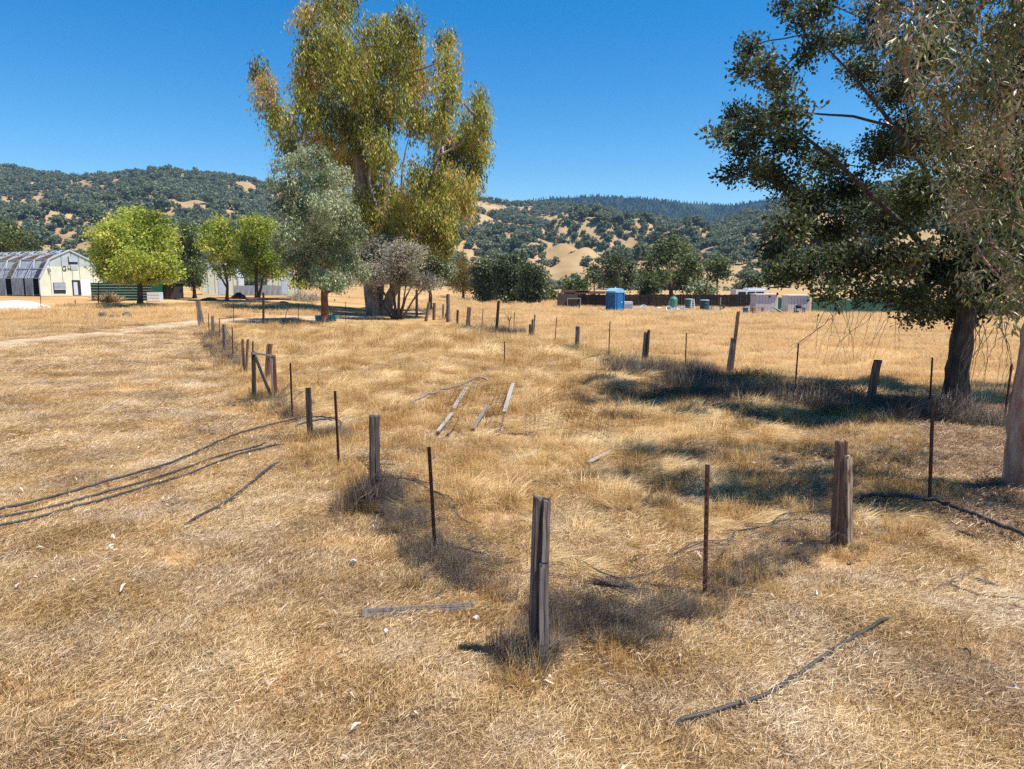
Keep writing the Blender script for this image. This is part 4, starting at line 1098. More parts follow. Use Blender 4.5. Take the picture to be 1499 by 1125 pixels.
# portable toilet
G['blue'] = mat_flat('blue_plastic', (0.010, 0.125, 0.33), 0.4, var=.1)
G['blueroof'] = mat_flat('pale_blue_roof', (0.22, 0.45, 0.66), 0.45, var=.1)
pt_ = ground(900, 456.3); s = pt_.y / FPX
t = thing('portable_toilet', 'blue portable toilet with pale domed roof standing in the dry field', 'portable toilet', pt_)
ang = math.radians(38); Rz = Matrix.Rotation(ang, 3, 'Z')
W_ = 17.5 * s; hh = 28.5 * s
def LP(x, y, z): return pt_ + Rz @ Vector((x, y, z))
mb = MB(); mb.box(LP(0, 0, hh / 2), (W_, W_, hh), Rz); mb.build('body', G['blue'], t)
mb = MB(); mb.box(LP(W_ * 0, -W_ / 2 - .03, hh * .49), (W_ * .62, .05, hh * .9), Rz)
dr = mb.build('door', G['blue'], t)
mb = MB(); mb.box(LP(W_ * .2, -W_ / 2 - .07, hh * .5), (.1, .04, .1), Rz); mb.build('latch', G['white'], dr)
for sx in (-1, 1):
    for sy in (-1, 1):
        mb = MB(); mb.box(LP(sx * W_ / 2, sy * W_ / 2, hh * .5), (.12, .12, hh * 1.0), Rz); mb.build('corner_post', G['blue'], t)
for i in range(5):
    mb = MB(); mb.box(LP(-W_ / 2 - .02, -W_ * .36 + i * W_ * .18, hh * .45), (.03, .07, hh * .8), Rz); mb.build('rib', G['blue'], t)
mb = MB(); vs = []; fs = []
for j in range(7):
    x = (j / 6 - .5) * W_ * 1.14; z = hh + .12 + (1 - (j / 3 - 1) ** 2) * .32
    vs += [LP(x, -W_ * .57, z), LP(x, W_ * .57, z), LP(x, -W_ * .57, hh - .03), LP(x, W_ * .57, hh - .03)]
for j in range(6):
    a0 = j * 4; a1 = a0 + 4
    fs += [(a0, a1, a1 + 1, a0 + 1), (a0, a0 + 2, a1 + 2, a1), (a0 + 1, a1 + 1, a1 + 3, a0 + 3), (a0 + 2, a0 + 3, a1 + 3, a1 + 2)]
fs += [(0, 1, 3, 2), (24, 26, 27, 25)]
mb.add(vs, fs); mb.build('roof', G['blueroof'], t)
mb = MB(); mb.tube([LP(W_ * .3, W_ * .3, hh), LP(W_ * .3, W_ * .3, hh + .55)], .06, 8); mb.build('vent_pipe', G['white'], t)
mb = MB(); mb.box(LP(0, 0, .05), (W_ * 1.08, W_ * 1.08, .12), Rz); mb.build('skid', G['slat'], t)

# caged tank
p = ground(912, 454.5); s = p.y / FPX
t = thing('tank_cage', 'white plastic tank in a wire cage right of the blue toilet', 'tank', p)
w_ = 14 * s; h_ = 12.5 * s
mb = MB(); mb.box(p + Vector((w_ / 2, .5, h_ / 2 + .1)), (w_ * .94, 1.0, h_ * .9)); mb.build('bottle', G['white'], t)
mb = MB()
for i in range(8): mb.beam(p + Vector((w_ * i / 7, -.04, .1)), p + Vector((w_ * i / 7, -.04, h_)), .035, .035)
for i in range(5): mb.beam(p + Vector((0, -.06, .14 + (h_ - .16) * i / 4)), p + Vector((w_, -.06, .14 + (h_ - .16) * i / 4)), .035, .035)
mb.build('cage', G['galv'], t)
mb = MB(); mb.box(p + Vector((w_ / 2, .5, .06)), (w_, 1.05, .12)); mb.build('pallet', M['wood_grey'], t)

G['tank1'] = mat_flat('sage_green_plastic', (0.075, 0.20, 0.155), 0.5, var=.12)
G['tank2'] = mat_flat('green_plastic', (0.02, 0.12, 0.10), 0.5, var=.12)
G['tank3'] = mat_flat('dark_blue_green_plastic', (0.018, 0.055, 0.07), 0.5, var=.12)
def tank(label, px, py, w, h, m, cone):
    p = ground(px, py); s = p.y / FPX; r = w * s / 2; h = h * s
    t = thing('water_tank', label, 'water tank', p)
    body = [(r * .98, 0), (r, .05), (r, h * .33), (r * 1.02, h * .34), (r * 1.02, h * .36), (r, h * .37), (r, h * .66), (r * 1.02, h * .67), (r * 1.02, h * .69), (r, h * .70)]
    mb = MB(); mb.lathe(p, body + ([(r, h * .78), (r * .75, h * .9), (r * .35, h * .95)] if cone else [(r, h * .97), (r * .96, h)]), 24); mb.build('body', m, t, smooth=False)
    mb = MB()
    if cone: mb.lathe(p, [(r * .36, h * .945), (r * .38, h * .95), (r * .36, h * 1.0), (r * .1, h * 1.01)], 14)
    else: mb.lathe(p, [(r * 1.03, h * .96), (r * 1.03, h * 1.0), (r * .9, h * 1.02)], 24)
    mb.build('lid', m if cone else G['slat'], t)
    return t
tank('tall sage green water tank with a domed neck and lid', 985.5, 454, 11.5, 21, G['tank1'], True)
tank('green round tank beside the white stepladder', 1008, 453.5, 10.5, 16, G['tank2'], False)
tank('dark blue-green round tank with pale rim, rightmost of the tanks', 1031, 455, 13, 16, G['tank3'], False)
def ladder(label, px, py, w, h, m, lean=.25):
    p = ground(px, py); s = p.y / FPX; w *= s; h *= s
    t = thing('stepladder', label, 'ladder', p)
    for side in (-1, 1):
        mb = MB(); mb.beam(p + Vector((side * w / 2, 0, 0)), p + Vector((side * w * .25, lean, h)), .07, .05); mb.build('rail', m, t)
        mb = MB(); mb.beam(p + Vector((side * w / 2, lean * 2.4, 0)), p + Vector((side * w * .25, lean * 1.1, h)), .05, .04); mb.build('back_leg', m, t)
    for i in range(5):
        z = h * (.15 + .18 * i); k = w * (.5 - .25 * z / h)
        mb = MB(); mb.beam(p + Vector((-k, lean * z / h, z)), p + Vector((k, lean * z / h, z)), .09, .04, Vector((0, 0, 1))); mb.build('rung', m, t)
    return t
ladder('greenish folding ladder leaning in front of the sage green tank', 982, 454.5, 8, 14, G['tank1'])
ladder('white stepladder right of the green round tank', 1014.5, 454.5, 6, 17, G['white'])
# rubbish between the tanks
def pipe_heap(label, px, py, w, n, m, cat='heap', r=.05):
    p = ground(px, py); s = p.y / FPX
    mb = MB()
    for i in range(n):
        c = p + Vector((random.uniform(-.5, .5) * w * s, random.uniform(-.4, .4), random.uniform(.05, .35)))
        d = Vector((random.gauss(0, 1), random.gauss(0, .5), random.gauss(0, .18))).normalized() * random.uniform(.3, .7)
        if i % 3 == 0:
            mb.tube([c + Vector((math.cos(a) * .32, math.sin(a) * .2, math.sin(a) * .28)) for a in np.linspace(0, 6.1, 10)], r, 5)
        else:
            mb.tube([c - d, c + d], r, 5)
    return tag(mb.build('scrap_heap', m, loc=p), label, cat)
pipe_heap('scrap heap of pipes and frames under the sage green tank', 990, 456, 24, 16, G['galv'])
pipe_heap('dark tangle of scrap between the sage and the green tank', 996, 455.5, 10, 9, G['black'])
pipe_heap('grey scrap pile against the board fence right of the caged tank', 936, 453.5, 18, 10, G['slat'])
pipe_heap('pale scrap pile right of the dark blue-green tank', 1044, 455, 20, 12, M['wood_pale'])
p = ground(964, 453.5)
mb = MB(); mb.lathe(p, [(.28, 0), (.34, .1), (.3, .3), (.15, .34)], 10); tag(mb.build('basin', G['white'], loc=p), 'small white basin on the ground left of the sage tank', 'basin')
p = ground(955, 453); mb = MB(); mb.lathe(p, [(.14, 0), (.18, .3), (.17, .32)], 10); tag(mb.build('bucket', G['white'], loc=p), 'small white bucket left of the white basin', 'bucket')
p = ground(1054, 456); s = p.y / FPX
t = thing('water_standpipe', 'pale pole with dark hose and barrow parts before the fence', 'pole', p)
mb = MB(); mb.tube([p, p + Vector((0, 0, 21 * s))], .06, 6); mb.build('pole', M['wood_pale'], t)
mb = MB(); mb.tube([p + Vector((.05, -.1, 11 * s)), p + Vector((.35, -.2, 6 * s)), p + Vector((-.15, -.2, 3 * s)), p + Vector((.5, -.2, .1))], .1, 6); mb.build('hose', G['black'], t)

# blue bin, orange bench, two white sheds, green panels
p = ground(1091, 460); s = p.y / FPX
t = thing('plastic_bin', 'blue plastic bin standing left of the orange bench', 'bin', p)
mb = MB(); mb.lathe(p, [(.22, 0), (.28, .55), (.28, .62)], 12); mb.build('body', G['blue'], t)
mb = MB(); mb.lathe(p, [(.36, .62), (.36, .67), (.3, .69)], 12); mb.build('rim', G['blue'], t)
G['orange'] = mat_flat('orange_wood', (0.50, 0.24, 0.075), 0.7, var=.15)
p = ground(1109, 459.5); s = p.y / FPX; bw = 16 * s
t = thing('work_bench', 'orange wooden bench against the left white shed', 'bench', p)
mb = MB(); mb.box(p + Vector((0, 0, .66)), (bw, .5, .1)); mb.build('top', G['orange'], t)
for sx in (-.42, .42):
    for sy in (-.18, .18):
        mb = MB(); mb.box(p + Vector((sx * bw, sy, .305)), (.12, .1, .61)); mb.build('leg', G['orange'], t)
mb = MB(); mb.box(p + Vector((0, 0, .2)), (bw * .7, .08, .1)); mb.build('stretcher', G['galv'], t)
G['shed'] = mat_noise('pale_lilac_metal', [(0.3, (0.44, 0.43, 0.47)), (0.7, (0.60, 0.59, 0.62))], (3, 3, .6), 5, 0.55)
def metal_shed(label, px0, px1, py, hpx, dep=1.8, group='metal sheds'):
    a = ground(px0, py); s = a.y / FPX; w = (px1 - px0) * s; h = hpx * s
    t = thing('metal_shed', label, 'shed', a, group)
    mb = MB(); mb.box(a + Vector((w / 2, .08 + dep / 2, h / 2 - .02)), (w - .06, dep, h - .05)); mb.build('wall', G['shed'], t)
    n = max(5, int(w / .28))
    src = None
    for i in range(n):
        if src is None:
            m2 = MB(); m2.box((0, 0, h / 2), (w / n - .03, .06, h)); src = m2.build('panel', G['shed'], None); src.parent = t; o = src
        else:
            o = src.copy(); COL.objects.link(o); o.parent = t
        o.location = (w * (i + .5) / n, .04 + random.uniform(-.008, .008), 0)
    mb = MB(); mb.box(a + Vector((w / 2, dep / 2, h + .05)), (w + .12, dep + .25, .09)); mb.build('roof', G['white'], t)
    return t
metal_shed('left pale metal shed behind the orange bench', 1106, 1137, 458.5, 27)
metal_shed('right pale metal shed behind the dark grill table', 1153, 1185, 459, 26)
a = ground(1138, 457); b_ = ground(1152, 457)
G['tealp'] = mat_flat('teal_green_panel', (0.015, 0.13, 0.10), .5, var=.1)
panel_wall('panel_fence', 'short teal green panel wall between the two pale sheds', 'fence', a, b_, 22 * a.y / FPX, 4, G['tealp'])
a = ground(1187, 460); b_ = ground(1325, 461)
G['greenp'] = mat_noise('faded_green_panel', [(0.3, (0.03, 0.13, 0.07)), (0.55, (0.09, 0.22, 0.15)), (0.75, (0.30, 0.42, 0.40))], (1, 1, .3), 5, .5)
panel_wall('panel_fence', 'long faded green panel fence running right of the pale sheds', 'fence', a, b_, 25 * a.y / FPX, 40, G['greenp'])
a = ground(1326, 464); b_ = ground(1600, 468)
panel_wall('board_fence', 'dark brown fence continuing right of the green panels', 'fence', a, b_, 22 * a.y / FPX, 60, G['brown'])
p = ground(1140, 460); s = p.y / FPX
t = thing('hand_truck', 'black tilted hand truck leaning between the two pale sheds', 'hand truck', p)
mb = MB(); mb.beam(p + Vector((-10 * s, 0, 12 * s)), p + Vector((4 * s, -.2, .15)), .5, .12, Vector((0, 0, 1))); mb.build('bed', G['black'], t)
for dy in (-.32, .32):
    mb = MB(); mb.beam(p + Vector((-12 * s, dy, 12.5 * s)), p + Vector((7 * s, dy - .2, .1)), .07, .07); mb.build('rail', G['white'], t)
mb = MB(); mb.tube([p + Vector((-9 * s, -.3, .15)), p + Vector((-9 * s, .3, .15))], .15, 10); mb.build('wheel', G['black'], t)
p = ground(1170, 460.5); s = p.y / FPX
t = thing('grill_table', 'dark table with a black round grill on top before the right shed', 'table', p)
mb = MB(); mb.box(p + Vector((0, 0, .66)), (14 * s, .6, .07)); mb.build('top', G['black'], t)
for sx in (-1, 1):
    for sy in (-.24, .24):
        mb = MB(); mb.box(p + Vector((sx * 6.3 * s, sy, .31)), (.07, .07, .62)); mb.build('leg', G['black'], t)
mb = MB(); mb.lathe(p + Vector((-.1, 0, .70)), [(.2, 0), (.34, .1), (.3, .2), (.12, .27)], 12); mb.build('grill', G['black'], t)
mb = MB(); mb.box(p + Vector((-4 * s, 0, .2)), (4.5 * s, .4, .38)); mb.build('drawer', M['wood_red'], t)
# white trailer behind the fence
p = at(1095, 440, 96); p.z = float(H(p.x, p.y)); s = 96 / FPX
t = thing('trailer', 'white trailer roof showing above the dark board fence', 'trailer', p)
mb = MB(); mb.box(p + Vector((0, 0, 1.35)), (44 * s, 2.4, 1.7)); mb.build('body', G['white'], t)
mb = MB(); mb.box(p + Vector((8 * s, 0, 2.32)), (24 * s, 2.2, .26)); mb.build('roof_vent', G['white'], t)
for sx in (-.3, .0, .28):
    mb = MB(); mb.box(p + Vector((sx * 44 * s, -1.22, 1.75)), (1.0, .05, .4)); mb.build('window', G['dark'], t)
for sx in (-.1, .12):
    mb = MB(); mb.tube([p + Vector((sx * 44 * s, -1.1, .42)), p + Vector((sx * 44 * s, -.8, .42))], .4, 14); mb.build('wheel', G['black'], t)
p = at(1034.5, 440, 92); p.z = float(H(p.x, p.y))
mb = MB(); mb.tube([p, p + Vector((0, 0, 4.1))], [.09, .07], 8)
tag(mb.build('utility_pole', M['wood_grey'], loc=p), 'thin grey pole rising behind the fence above the dark tank', 'pole')

# ------------------------------------------------------------------ fence posts
def rough_post(p0, p1, w, d, mb, seg=7, rot=0.0, splittop=True):
    """a squared timber with worn edges, grooves and an uneven top"""
    p0 = Vector(p0); p1 = Vector(p1)
    z = (p1 - p0).normalized()
    x = Vector((math.cos(rot), math.sin(rot), 0)); x = (x - z * x.dot(z)).normalized(); y = z.cross(x)
    ring = []
    for (a, b) in ((-1, -1), (-.25, -1), (-.1, -.8), (.05, -1), (1, -1), (1, -.2), (.86, 0), (1, .2), (1, 1), (-1, 1), (-1, .1), (-.88, 0), (-1, -.2)):
        ring.append((a, b))
    n = len(ring); vs = []; fs = []
    for i in range(seg + 1):
        t = i / seg
        k = 1.04 - .08 * t
        c = p0.lerp(p1, t) + x * random.uniform(-.03, .03) * w + y * random.uniform(-.03, .03) * d
        for (a, b) in ring:
            top = 0
            if i == seg and splittop: top = random.uniform(-.05, .015)
            vs.append(c + x * (a * w / 2 * k + random.uniform(-.035, .035) * w) + y * (b * d / 2 * k + random.uniform(-.035, .035) * d) + z * top)
    for i in range(seg):
        for q in range(n):
            fs.append((i * n + q, i * n + (q + 1) % n, (i + 1) * n + (q + 1) % n, (i + 1) * n + q))
    fs.append(tuple(range(seg * n, seg * n + n)))
    mb.add(vs, fs)
    return mb
def top_at(base, px, py, dy=0.0):
    return at(px, py, base.y + dy)
def wood_post(label, b, tp, w, m='wood_grey', group=None, name='wooden_post', rot=None, dep=None, dy=0.0):
    g = ground(*b); T = top_at(g, tp[0], tp[1], dy)
    s = g.y / FPX
    mb = MB()
    rough_post(g - Vector((0, 0, .12)), T, w * s, (dep or w) * s, mb, rot=random.uniform(-.5, .5) if rot is None else rot)
    return tag(mb.build(name, M[m], loc=g), label, 'fence post', group)
def steel_post(label, b, tp, group=None, w=.042, twist=None, name='steel_post', studs=True):
    g = ground(*b); T = top_at(g, *tp)
    z = (T - g).normalized(); a = random.uniform(-.6, .6) if twist is None else twist
    x = Vector((math.cos(a), math.sin(a), 0)); x = (x - z * x.dot(z)).normalized(); y = z.cross(x)
    R = Matrix((x, y, z)).transposed()
    g0 = g - z * .12
    ln = (T - g0).length
    mb = MB()
    mb.box((g0 + T) / 2, (w, .007, ln), R)
    mb.box((g0 + T) / 2 + y * (.0035 + .016), (.007, .031, ln - .004), R)
    if studs:
        k = int(ln / .075)
        for i in range(2, k):
            mb.box(g0 + z * (i * .075) - y * .0075, (.012, .009, .02), R)
    return tag(mb.build(name, M['rust'], loc=g), label, 'fence post', group)

# nearest timber with a board nailed to its front
g = ground(789, 968); T = top_at(g, 792, 725); s = g.y / FPX
t = thing('wooden_post', 'split weathered timber post nearest to the camera, board nailed on its lower half', 'fence post', g)
mb = MB(); rough_post(g - Vector((.03, 0, .12)), T, 20 * s, 17 * s, mb, 9, .25); mb.build('timber', M['wood_mid'], t)
mb = MB(); q0 = g + Vector((.035, -.06, -.1)); q1 = top_at(g, 796, 826, -.06); rough_post(q0, q1, 15 * s, 7 * s, mb, 8, .2); mb.build('board', M['wood_grey'], t)
mb = MB(); q0 = top_at(g, 798, 822, -.045); q1 = top_at(g, 801, 726, -.035); rough_post(q0, q1, 11 * s, 6 * s, mb, 6, .2); mb.build('splinter', M['wood_grey'], t)
mb = MB(); q0 = g + Vector((-.075, .0, -.1)); q1 = top_at(g, 783, 740, .0); rough_post(q0, q1, 4 * s, 15 * s, mb, 6, .2); mb.build('slab', M['wood_grey'], t)

wood_post('grey round-shouldered wooden post sunk in dark dry weeds', (549, 738), (548, 606), 14, 'wood_mid')
wood_post('dark split wooden post inside the black hose loop', (454, 640), (451, 567), 8, 'wood_dark')
g = ground(1225, 800); T = top_at(g, 1232, 645); s = g.y / FPX
t = thing('wooden_post', 'red-brown square post with a shorter stained board fixed along it', 'fence post', g)
mb = MB(); rough_post(g - Vector((0, 0, .12)), T, 15 * s, 14 * s, mb, 8, -.15); mb.build('timber', M['wood_red'], t)
mb = MB(); q0 = g + Vector((.105, -.08, -.05)); q1 = top_at(g, 1242, 668, -.07); rough_post(q0, q1, 9.5 * s, 7 * s, mb, 8, .3); mb.build('board', M['wood_stained'], t)

steel_post('rusty steel post between the round-shouldered post and the split nearest post', (637, 806), (628, 654))
steel_post('rusty steel post right of the nearest timber, standing in fallen netting', (1032, 874), (1036, 680))
steel_post('rusty steel post at the right end of the black hose loop', (496, 684), (490, 572))
steel_post('rusty steel post between the gate and the hose loop', (428, 612), (425, 531))
steel_post('dark steel post in tree shade right of the red-brown double post', (1361, 741), (1366, 598))
steel_post('steel post in front of the oak trunk on the ditch edge', (1360, 602), (1365, 523))
steel_post('steel post between the oak trunk and the gum trunk', (1469, 629), (1482, 533))
steel_post('steel post in the dark weeds between the two leaning wooden posts', (1164, 570), (1169, 502))
wood_post('red-brown wooden post leaning right at the dark ditch', (1270, 600), (1285, 526), 10, 'wood_red')
wood_post('tall grey wooden post leaning right, thinner upper half', (1066, 546), (1074, 494), 7, 'wood_grey')
wood_post('thin brown stake lashed above the tall leaning grey post', (1070, 544), (1081, 455), 4, 'wood_red', name='wooden_stake')
steel_post('thin steel post left of the tall leaning grey post', (1003, 541), (1005, 487))
wood_post('grey wooden post leading a close pair at the black ground pipe', (942, 531), (946, 485), 5, 'wood_grey')
wood_post('slimmer taller lath of the close pair at the black ground pipe', (946, 531), (950, 482), 3, 'wood_dark', name='wooden_stake')
steel_post('steel post standing at the black ground pipe in green weeds', (891, 522), (893, 470))
wood_post('stout grey-green post with flat top in green weeds', (844, 512), (846, 477), 6, 'wood_grey')
steel_post('steel post left of the stout grey-green post', (812, 507), (815, 464))
wood_post('shortest dark lath of the three clustered laths', (775, 499), (776, 474), 2.6, 'wood_dark', name='wooden_stake')
wood_post('middle lath of the three clustered laths', (778, 498), (780, 467), 2.6, 'wood_grey', name='wooden_stake')
wood_post('tallest lath of the three clustered laths', (780, 497), (783, 460), 2.2, 'wood_grey', name='wooden_stake')
steel_post('short thin steel post right of the bare forked sapling', (752, 489), (753, 457))
wood_post('tall thin dark post carrying a torn corner of pale netting', (726, 491), (730, 440), 3.4, 'wood_dark')
steel_post('thin steel post left of the tall dark netting post', (705, 486), (707, 452))
wood_post('stout dark square post, thickest along the far right fence', (684, 484), (687, 449), 5, 'wood_red')
wood_post('short dark post just left of the stout square post', (669, 478), (670, 453), 3, 'wood_dark')
wood_post('tall grey post with a second stick leaning on it', (656, 471), (656, 430), 4.2, 'wood_grey')
wood_post('dark stick leaning against the tall grey post', (651, 468), (656, 446), 2.2, 'wood_dark', name='wooden_stake')
wood_post('thin post left of the tall grey post and its leaning stick', (648, 468), (649, 445), 2.4, 'wood_grey')
wood_post('middle short brown post right of the leaning post by the shrub', (635, 468), (636, 443), 3.2, 'wood_red')
wood_post('grey post leaning right, first one right of the dry shrub', (623, 470), (628, 442), 3.4, 'wood_grey')
wood_post('slim tall pole standing in the right side of the dry shrub', (610, 463), (610, 424), 3, 'wood_grey', name='wooden_pole')
steel_post('thin lone steel stake inside the pen with wire crossbar', (738.5, 532), (738.5, 500))
steel_post('slim pale post close before the big eucalyptus trunk', (543.6, 470), (543.6, 424), w=.05)
steel_post('thin steel post between the blue trough and the big eucalyptus', (506, 474), (506, 441))
steel_post('thin steel post left of the young eucalyptus trunk', (436.6, 473), (436.6, 443))
steel_post('bent steel post leaning right, left of the blue trough', (414, 479), (421, 451))
wood_post('thick dark post before the shaded track', (385.6, 477), (385.6, 428), 2.6, 'wood_dark')
steel_post('thin steel post between the corner post and the thick dark post', (342, 474), (341.5, 443))
g = ground(294, 478); T = top_at(g, 290, 440); s = g.y / FPX
t = thing('wooden_post', 'thick pale grey corner post with a slanting brace at the track', 'fence post', g)
mb = MB(); rough_post(g - Vector((0, 0, .1)), T, 6 * s, 6 * s, mb, 6, .2); mb.build('timber', M['wood_grey'], t)
mb = MB(); mb.beam(g + Vector((4.5 * s, 0, 0)), top_at(g, 293, 448), 2 * s, 2 * s); mb.build('brace', M['wood_grey'], t)
steel_post('rusty steel post first after the pale corner post', (306, 490), (305, 459))
wood_post('short grey wooden post second after the pale corner post', (311.5, 491), (311, 462), 3.6, 'wood_grey')
steel_post('steel post between the short grey post and the taller dark post', (321, 503), (321, 466))
wood_post('dark grey wooden post standing over grey weed clumps', (330, 521), (328, 474), 4.4, 'wood_grey')
steel_post('rusty steel post left of the forked reddish laths', (341, 528), (340, 479))
g = ground(358, 546); s = g.y / FPX
t = thing('forked_post', 'reddish forked stake made of two laths, left of the gate', 'fence post', g)
mb = MB(); rough_post(g - Vector((.03, 0, .1)), top_at(g, 355, 496), 3.2 * s, 3 * s, mb, 5); mb.build('lath', M['wood_red'], t)
mb = MB(); rough_post(g + Vector((.05, -.04, -.1)), top_at(g, 363, 496, -.04), 3 * s, 3 * s, mb, 5); mb.build('lath', M['wood_red'], t)
wood_post('broad leaning wooden post right behind the gate frame', (390, 556), (395, 503), 7, 'wood_red')
steel_post('thin post standing just behind the left stile of the gate', (370, 560), (370, 499))
wood_post('stub post standing alone in the field left of the blue toilet', (847.5, 453.5), (848, 443), 2, 'wood_dark')
steel_post('dark wire-fence post in front of the white tarpaulin', (60, 452), (59, 431), w=.08)
steel_post('short steel post right of the white tarpaulin', (110, 449), (110, 439), w=.08)
steel_post('dark tall post before the left end of the green container', (144, 447), (144, 411), w=.08)
steel_post('short pale stake in tree shade below the green container', (141.5, 452), (141.5, 444), w=.08)

# gate
M['wood_gate'] = M['wood_grey']
g = ground(372, 589); s = g.y / FPX
d2 = g.y + .35
t = thing('wooden_gate', 'weathered wooden gate frame with diagonal brace and one faded red stile', 'gate', g)
mb = MB(); rough_post(g - Vector((0, 0, .1)), at(371, 514, g.y), 5 * s, 5 * s, mb, 6, .1); mb.build('stile', M['wood_dark'], t)
q = ground(404, 586); d2 = q.y
mb = MB(); rough_post(q - Vector((.02, 0, .1)), at(400, 519, d2), 6.5 * s, 5 * s, mb, 6, .1); mb.build('stile', M['gate_red'], t)
mb = MB(); mb.beam(at(368.5, 516.5, g.y - .06), at(401, 520.5, d2 - .06), 5.2 * s, 3 * s, Vector((0, 0, 1))); mb.build('top_rail', M['wood_grey'], t)
mb = MB(); mb.beam(at(374, 522, g.y - .02), at(398, 582, d2 - .03), 4.2 * s, 2.5 * s, Vector((0, 1, 0))); mb.build('brace', M['wood_grey'], t)
mb = MB(); mb.beam(at(397.5, 524, d2 - .12), at(399, 584, d2 - .12), 2.4 * s, 1.5 * s); mb.build('lath', M['wood_pale'], t)

# bare forked sapling in the far fence
g = ground(745, 492); s = g.y / FPX
mb = MB(); mb.tube([g, at(745, 478, g.y), at(745.5, 470, g.y)], [.035, .03, .025], 6)
for tp in ((738, 451), (740, 458), (748, 455), (751, 460), (744, 458)):
    pth = limb_path(at(745.5, 470 + random.uniform(-1, 4), g.y), at(tp[0], tp[1], g.y + random.uniform(-.3, .3)), .15, 4); mb.tube(pth, taper(.02, .007, len(pth)), 4)
tag(mb.build('bare_sapling', M['bark_grey'], loc=g), 'bare forked dead sapling standing in the far fence line', 'sapling')

# blue trough under the young eucalyptus
G['trough'] = mat_flat('turquoise_plastic', (0.012, 0.26, 0.36), .4, var=.15)
g = ground(475, 473); s = g.y / FPX
t = thing('water_trough', 'turquoise blue plastic trough behind the slim eucalyptus trunk', 'trough', g + Vector((0, .45, .12)))
p = t.location.copy()
def tub(p, w, d, h, th, m, par):
    mb = MB(); R_ = [(1.0, 0), (1.05, h), (1.0, h), (.95, .08)]
    vs = []; fs = []; n = 20
    for k, z in R_:
        for i in range(n):
            a = 2 * math.pi * i / n
            cx_ = math.copysign(abs(math.cos(a)) ** .6, math.cos(a)); sy_ = math.copysign(abs(math.sin(a)) ** .6, math.sin(a))
            vs.append(p + Vector((cx_ * w / 2 * k, sy_ * d / 2 * k, z)))
    for j in range(3):
        for i in range(n): fs.append((j * n + i, j * n + (i + 1) % n, (j + 1) * n + (i + 1) % n, (j + 1) * n + i))
    fs.append(tuple(range(n))[::-1]); fs.append(tuple(range(3 * n, 4 * n)))
    mb.add(vs, fs); return mb.build('basin', m, par)
tub(p, 30 * s, .6, .42, .03, G['trough'], t)
mb = MB(); mb.tube([p + Vector((15.4 * s * math.cos(a) , .32 * math.sin(a), .42)) for a in np.linspace(0, 2 * math.pi, 25)], .025, 5); mb.build('rim', G['trough'], t)
rock('rock', 'pale block on the grass below the blue trough', 484, 479, 9, 5, m=M['wood_pale'])

# ------------------------------------------------------------------ hoses, poles, boards lying on the ground
HOSES = []
def hose(label, pts, r, name='black_hose', m='hose', lift=.012, wob=.004, cat='hose', smooth_n=8):
    g = [ground(px, py) for px, py in pts]
    P = []
    for i in range(len(g) - 1):
        p0 = g[max(i - 1, 0)]; p1 = g[i]; p2 = g[i + 1]; p3 = g[min(i + 2, len(g) - 1)]
        for k in range(smooth_n):
            u = k / smooth_n
            P.append(0.5 * ((2 * p1) + (p2 - p0) * u + (2 * p0 - 5 * p1 + 4 * p2 - p3) * u * u + (3 * p1 - p0 - 3 * p2 + p3) * u ** 3))
    P.append(g[-1])
    if r >= .015: HOSES.append([(p.x, p.y) for p in P[::3]] + [(P[-1].x, P[-1].y)])
    Q = [on(p.x + random.uniform(-wob, wob), p.y + random.uniform(-wob, wob), r + lift + random.uniform(-.12, .12) * lift) for p in P]
    for k_ in range(min(5, len(Q) // 3)):
        e_ = (r * 2.2 + lift) * (1 - k_ / 5) ** 1.5
        Q[k_].z -= e_; Q[-1 - k_].z -= e_
    mb = MB(); mb.tube(Q, r, 8)
    return tag(mb.build(name, M[m], loc=g[0], smooth=True), label, cat)
hose('upper black hose curving from the left edge to a loop round the dark post', [(-90, 775), (0, 754), (100, 729), (200, 700), (300, 662), (370, 634), (428, 619), (462, 615), (490, 618), (500, 627), (492, 633)], .018, lift=.07)
hose('short black hose arc ending inside the loop at the dark post', [(430, 632), (444, 627), (468, 622), (490, 620)], .022, lift=.1)
hose('middle black hose of the three running left, fading into straw', [(-90, 783), (0, 763), (100, 741), (200, 713), (300, 679), (370, 659), (397, 648)], .016, lift=.042)
hose('lowest black hose of the three running to the left edge', [(-90, 795), (0, 775), (60, 762), (110, 747), (160, 734), (250, 707), (330, 676), (380, 661), (421, 650)], .017, lift=.042)
hose('short straight black pipe in straw below the three hoses', [(260, 779), (300, 758), (340, 735), (375, 706), (411, 674)], .02, lift=.045)
hose('long curved black pipe in the straw nearest to the camera', [(1306, 905), (1275, 925), (1240, 945), (1200, 972), (1165, 997), (1120, 1025), (1070, 1042), (1020, 1056), (980, 1066)], .016, lift=.034)
hose('black pipe leaving the red-brown post towards the right edge', [(1246, 736), (1300, 739), (1355, 744), (1385, 752), (1420, 765), (1460, 782), (1499, 799), (1560, 830)], .026, lift=.11)
hose('black pipe lying along the foot of the far right fence', [(868, 523), (905, 533), (960, 541), (1010, 543), (1052, 548)], .03, lift=.03)
hose('thin dark pole slanting across tall grass in the pen', [(592, 600), (640, 586), (680, 573), (716, 559)], .026, 'fallen_pole', 'wood_grey', .22, .005, 'pole')
hose('long thin stick on grass left of the black ground pipe', [(806, 537), (845, 531), (882, 522)], .018, 'fallen_stick', 'wood_dark', .1, .01, 'stick')
hose('short stick on grass under the black ground pipe', [(872, 536), (888, 530), (906, 527)], .02, 'fallen_stick', 'wood_dark', .1, .01, 'stick')
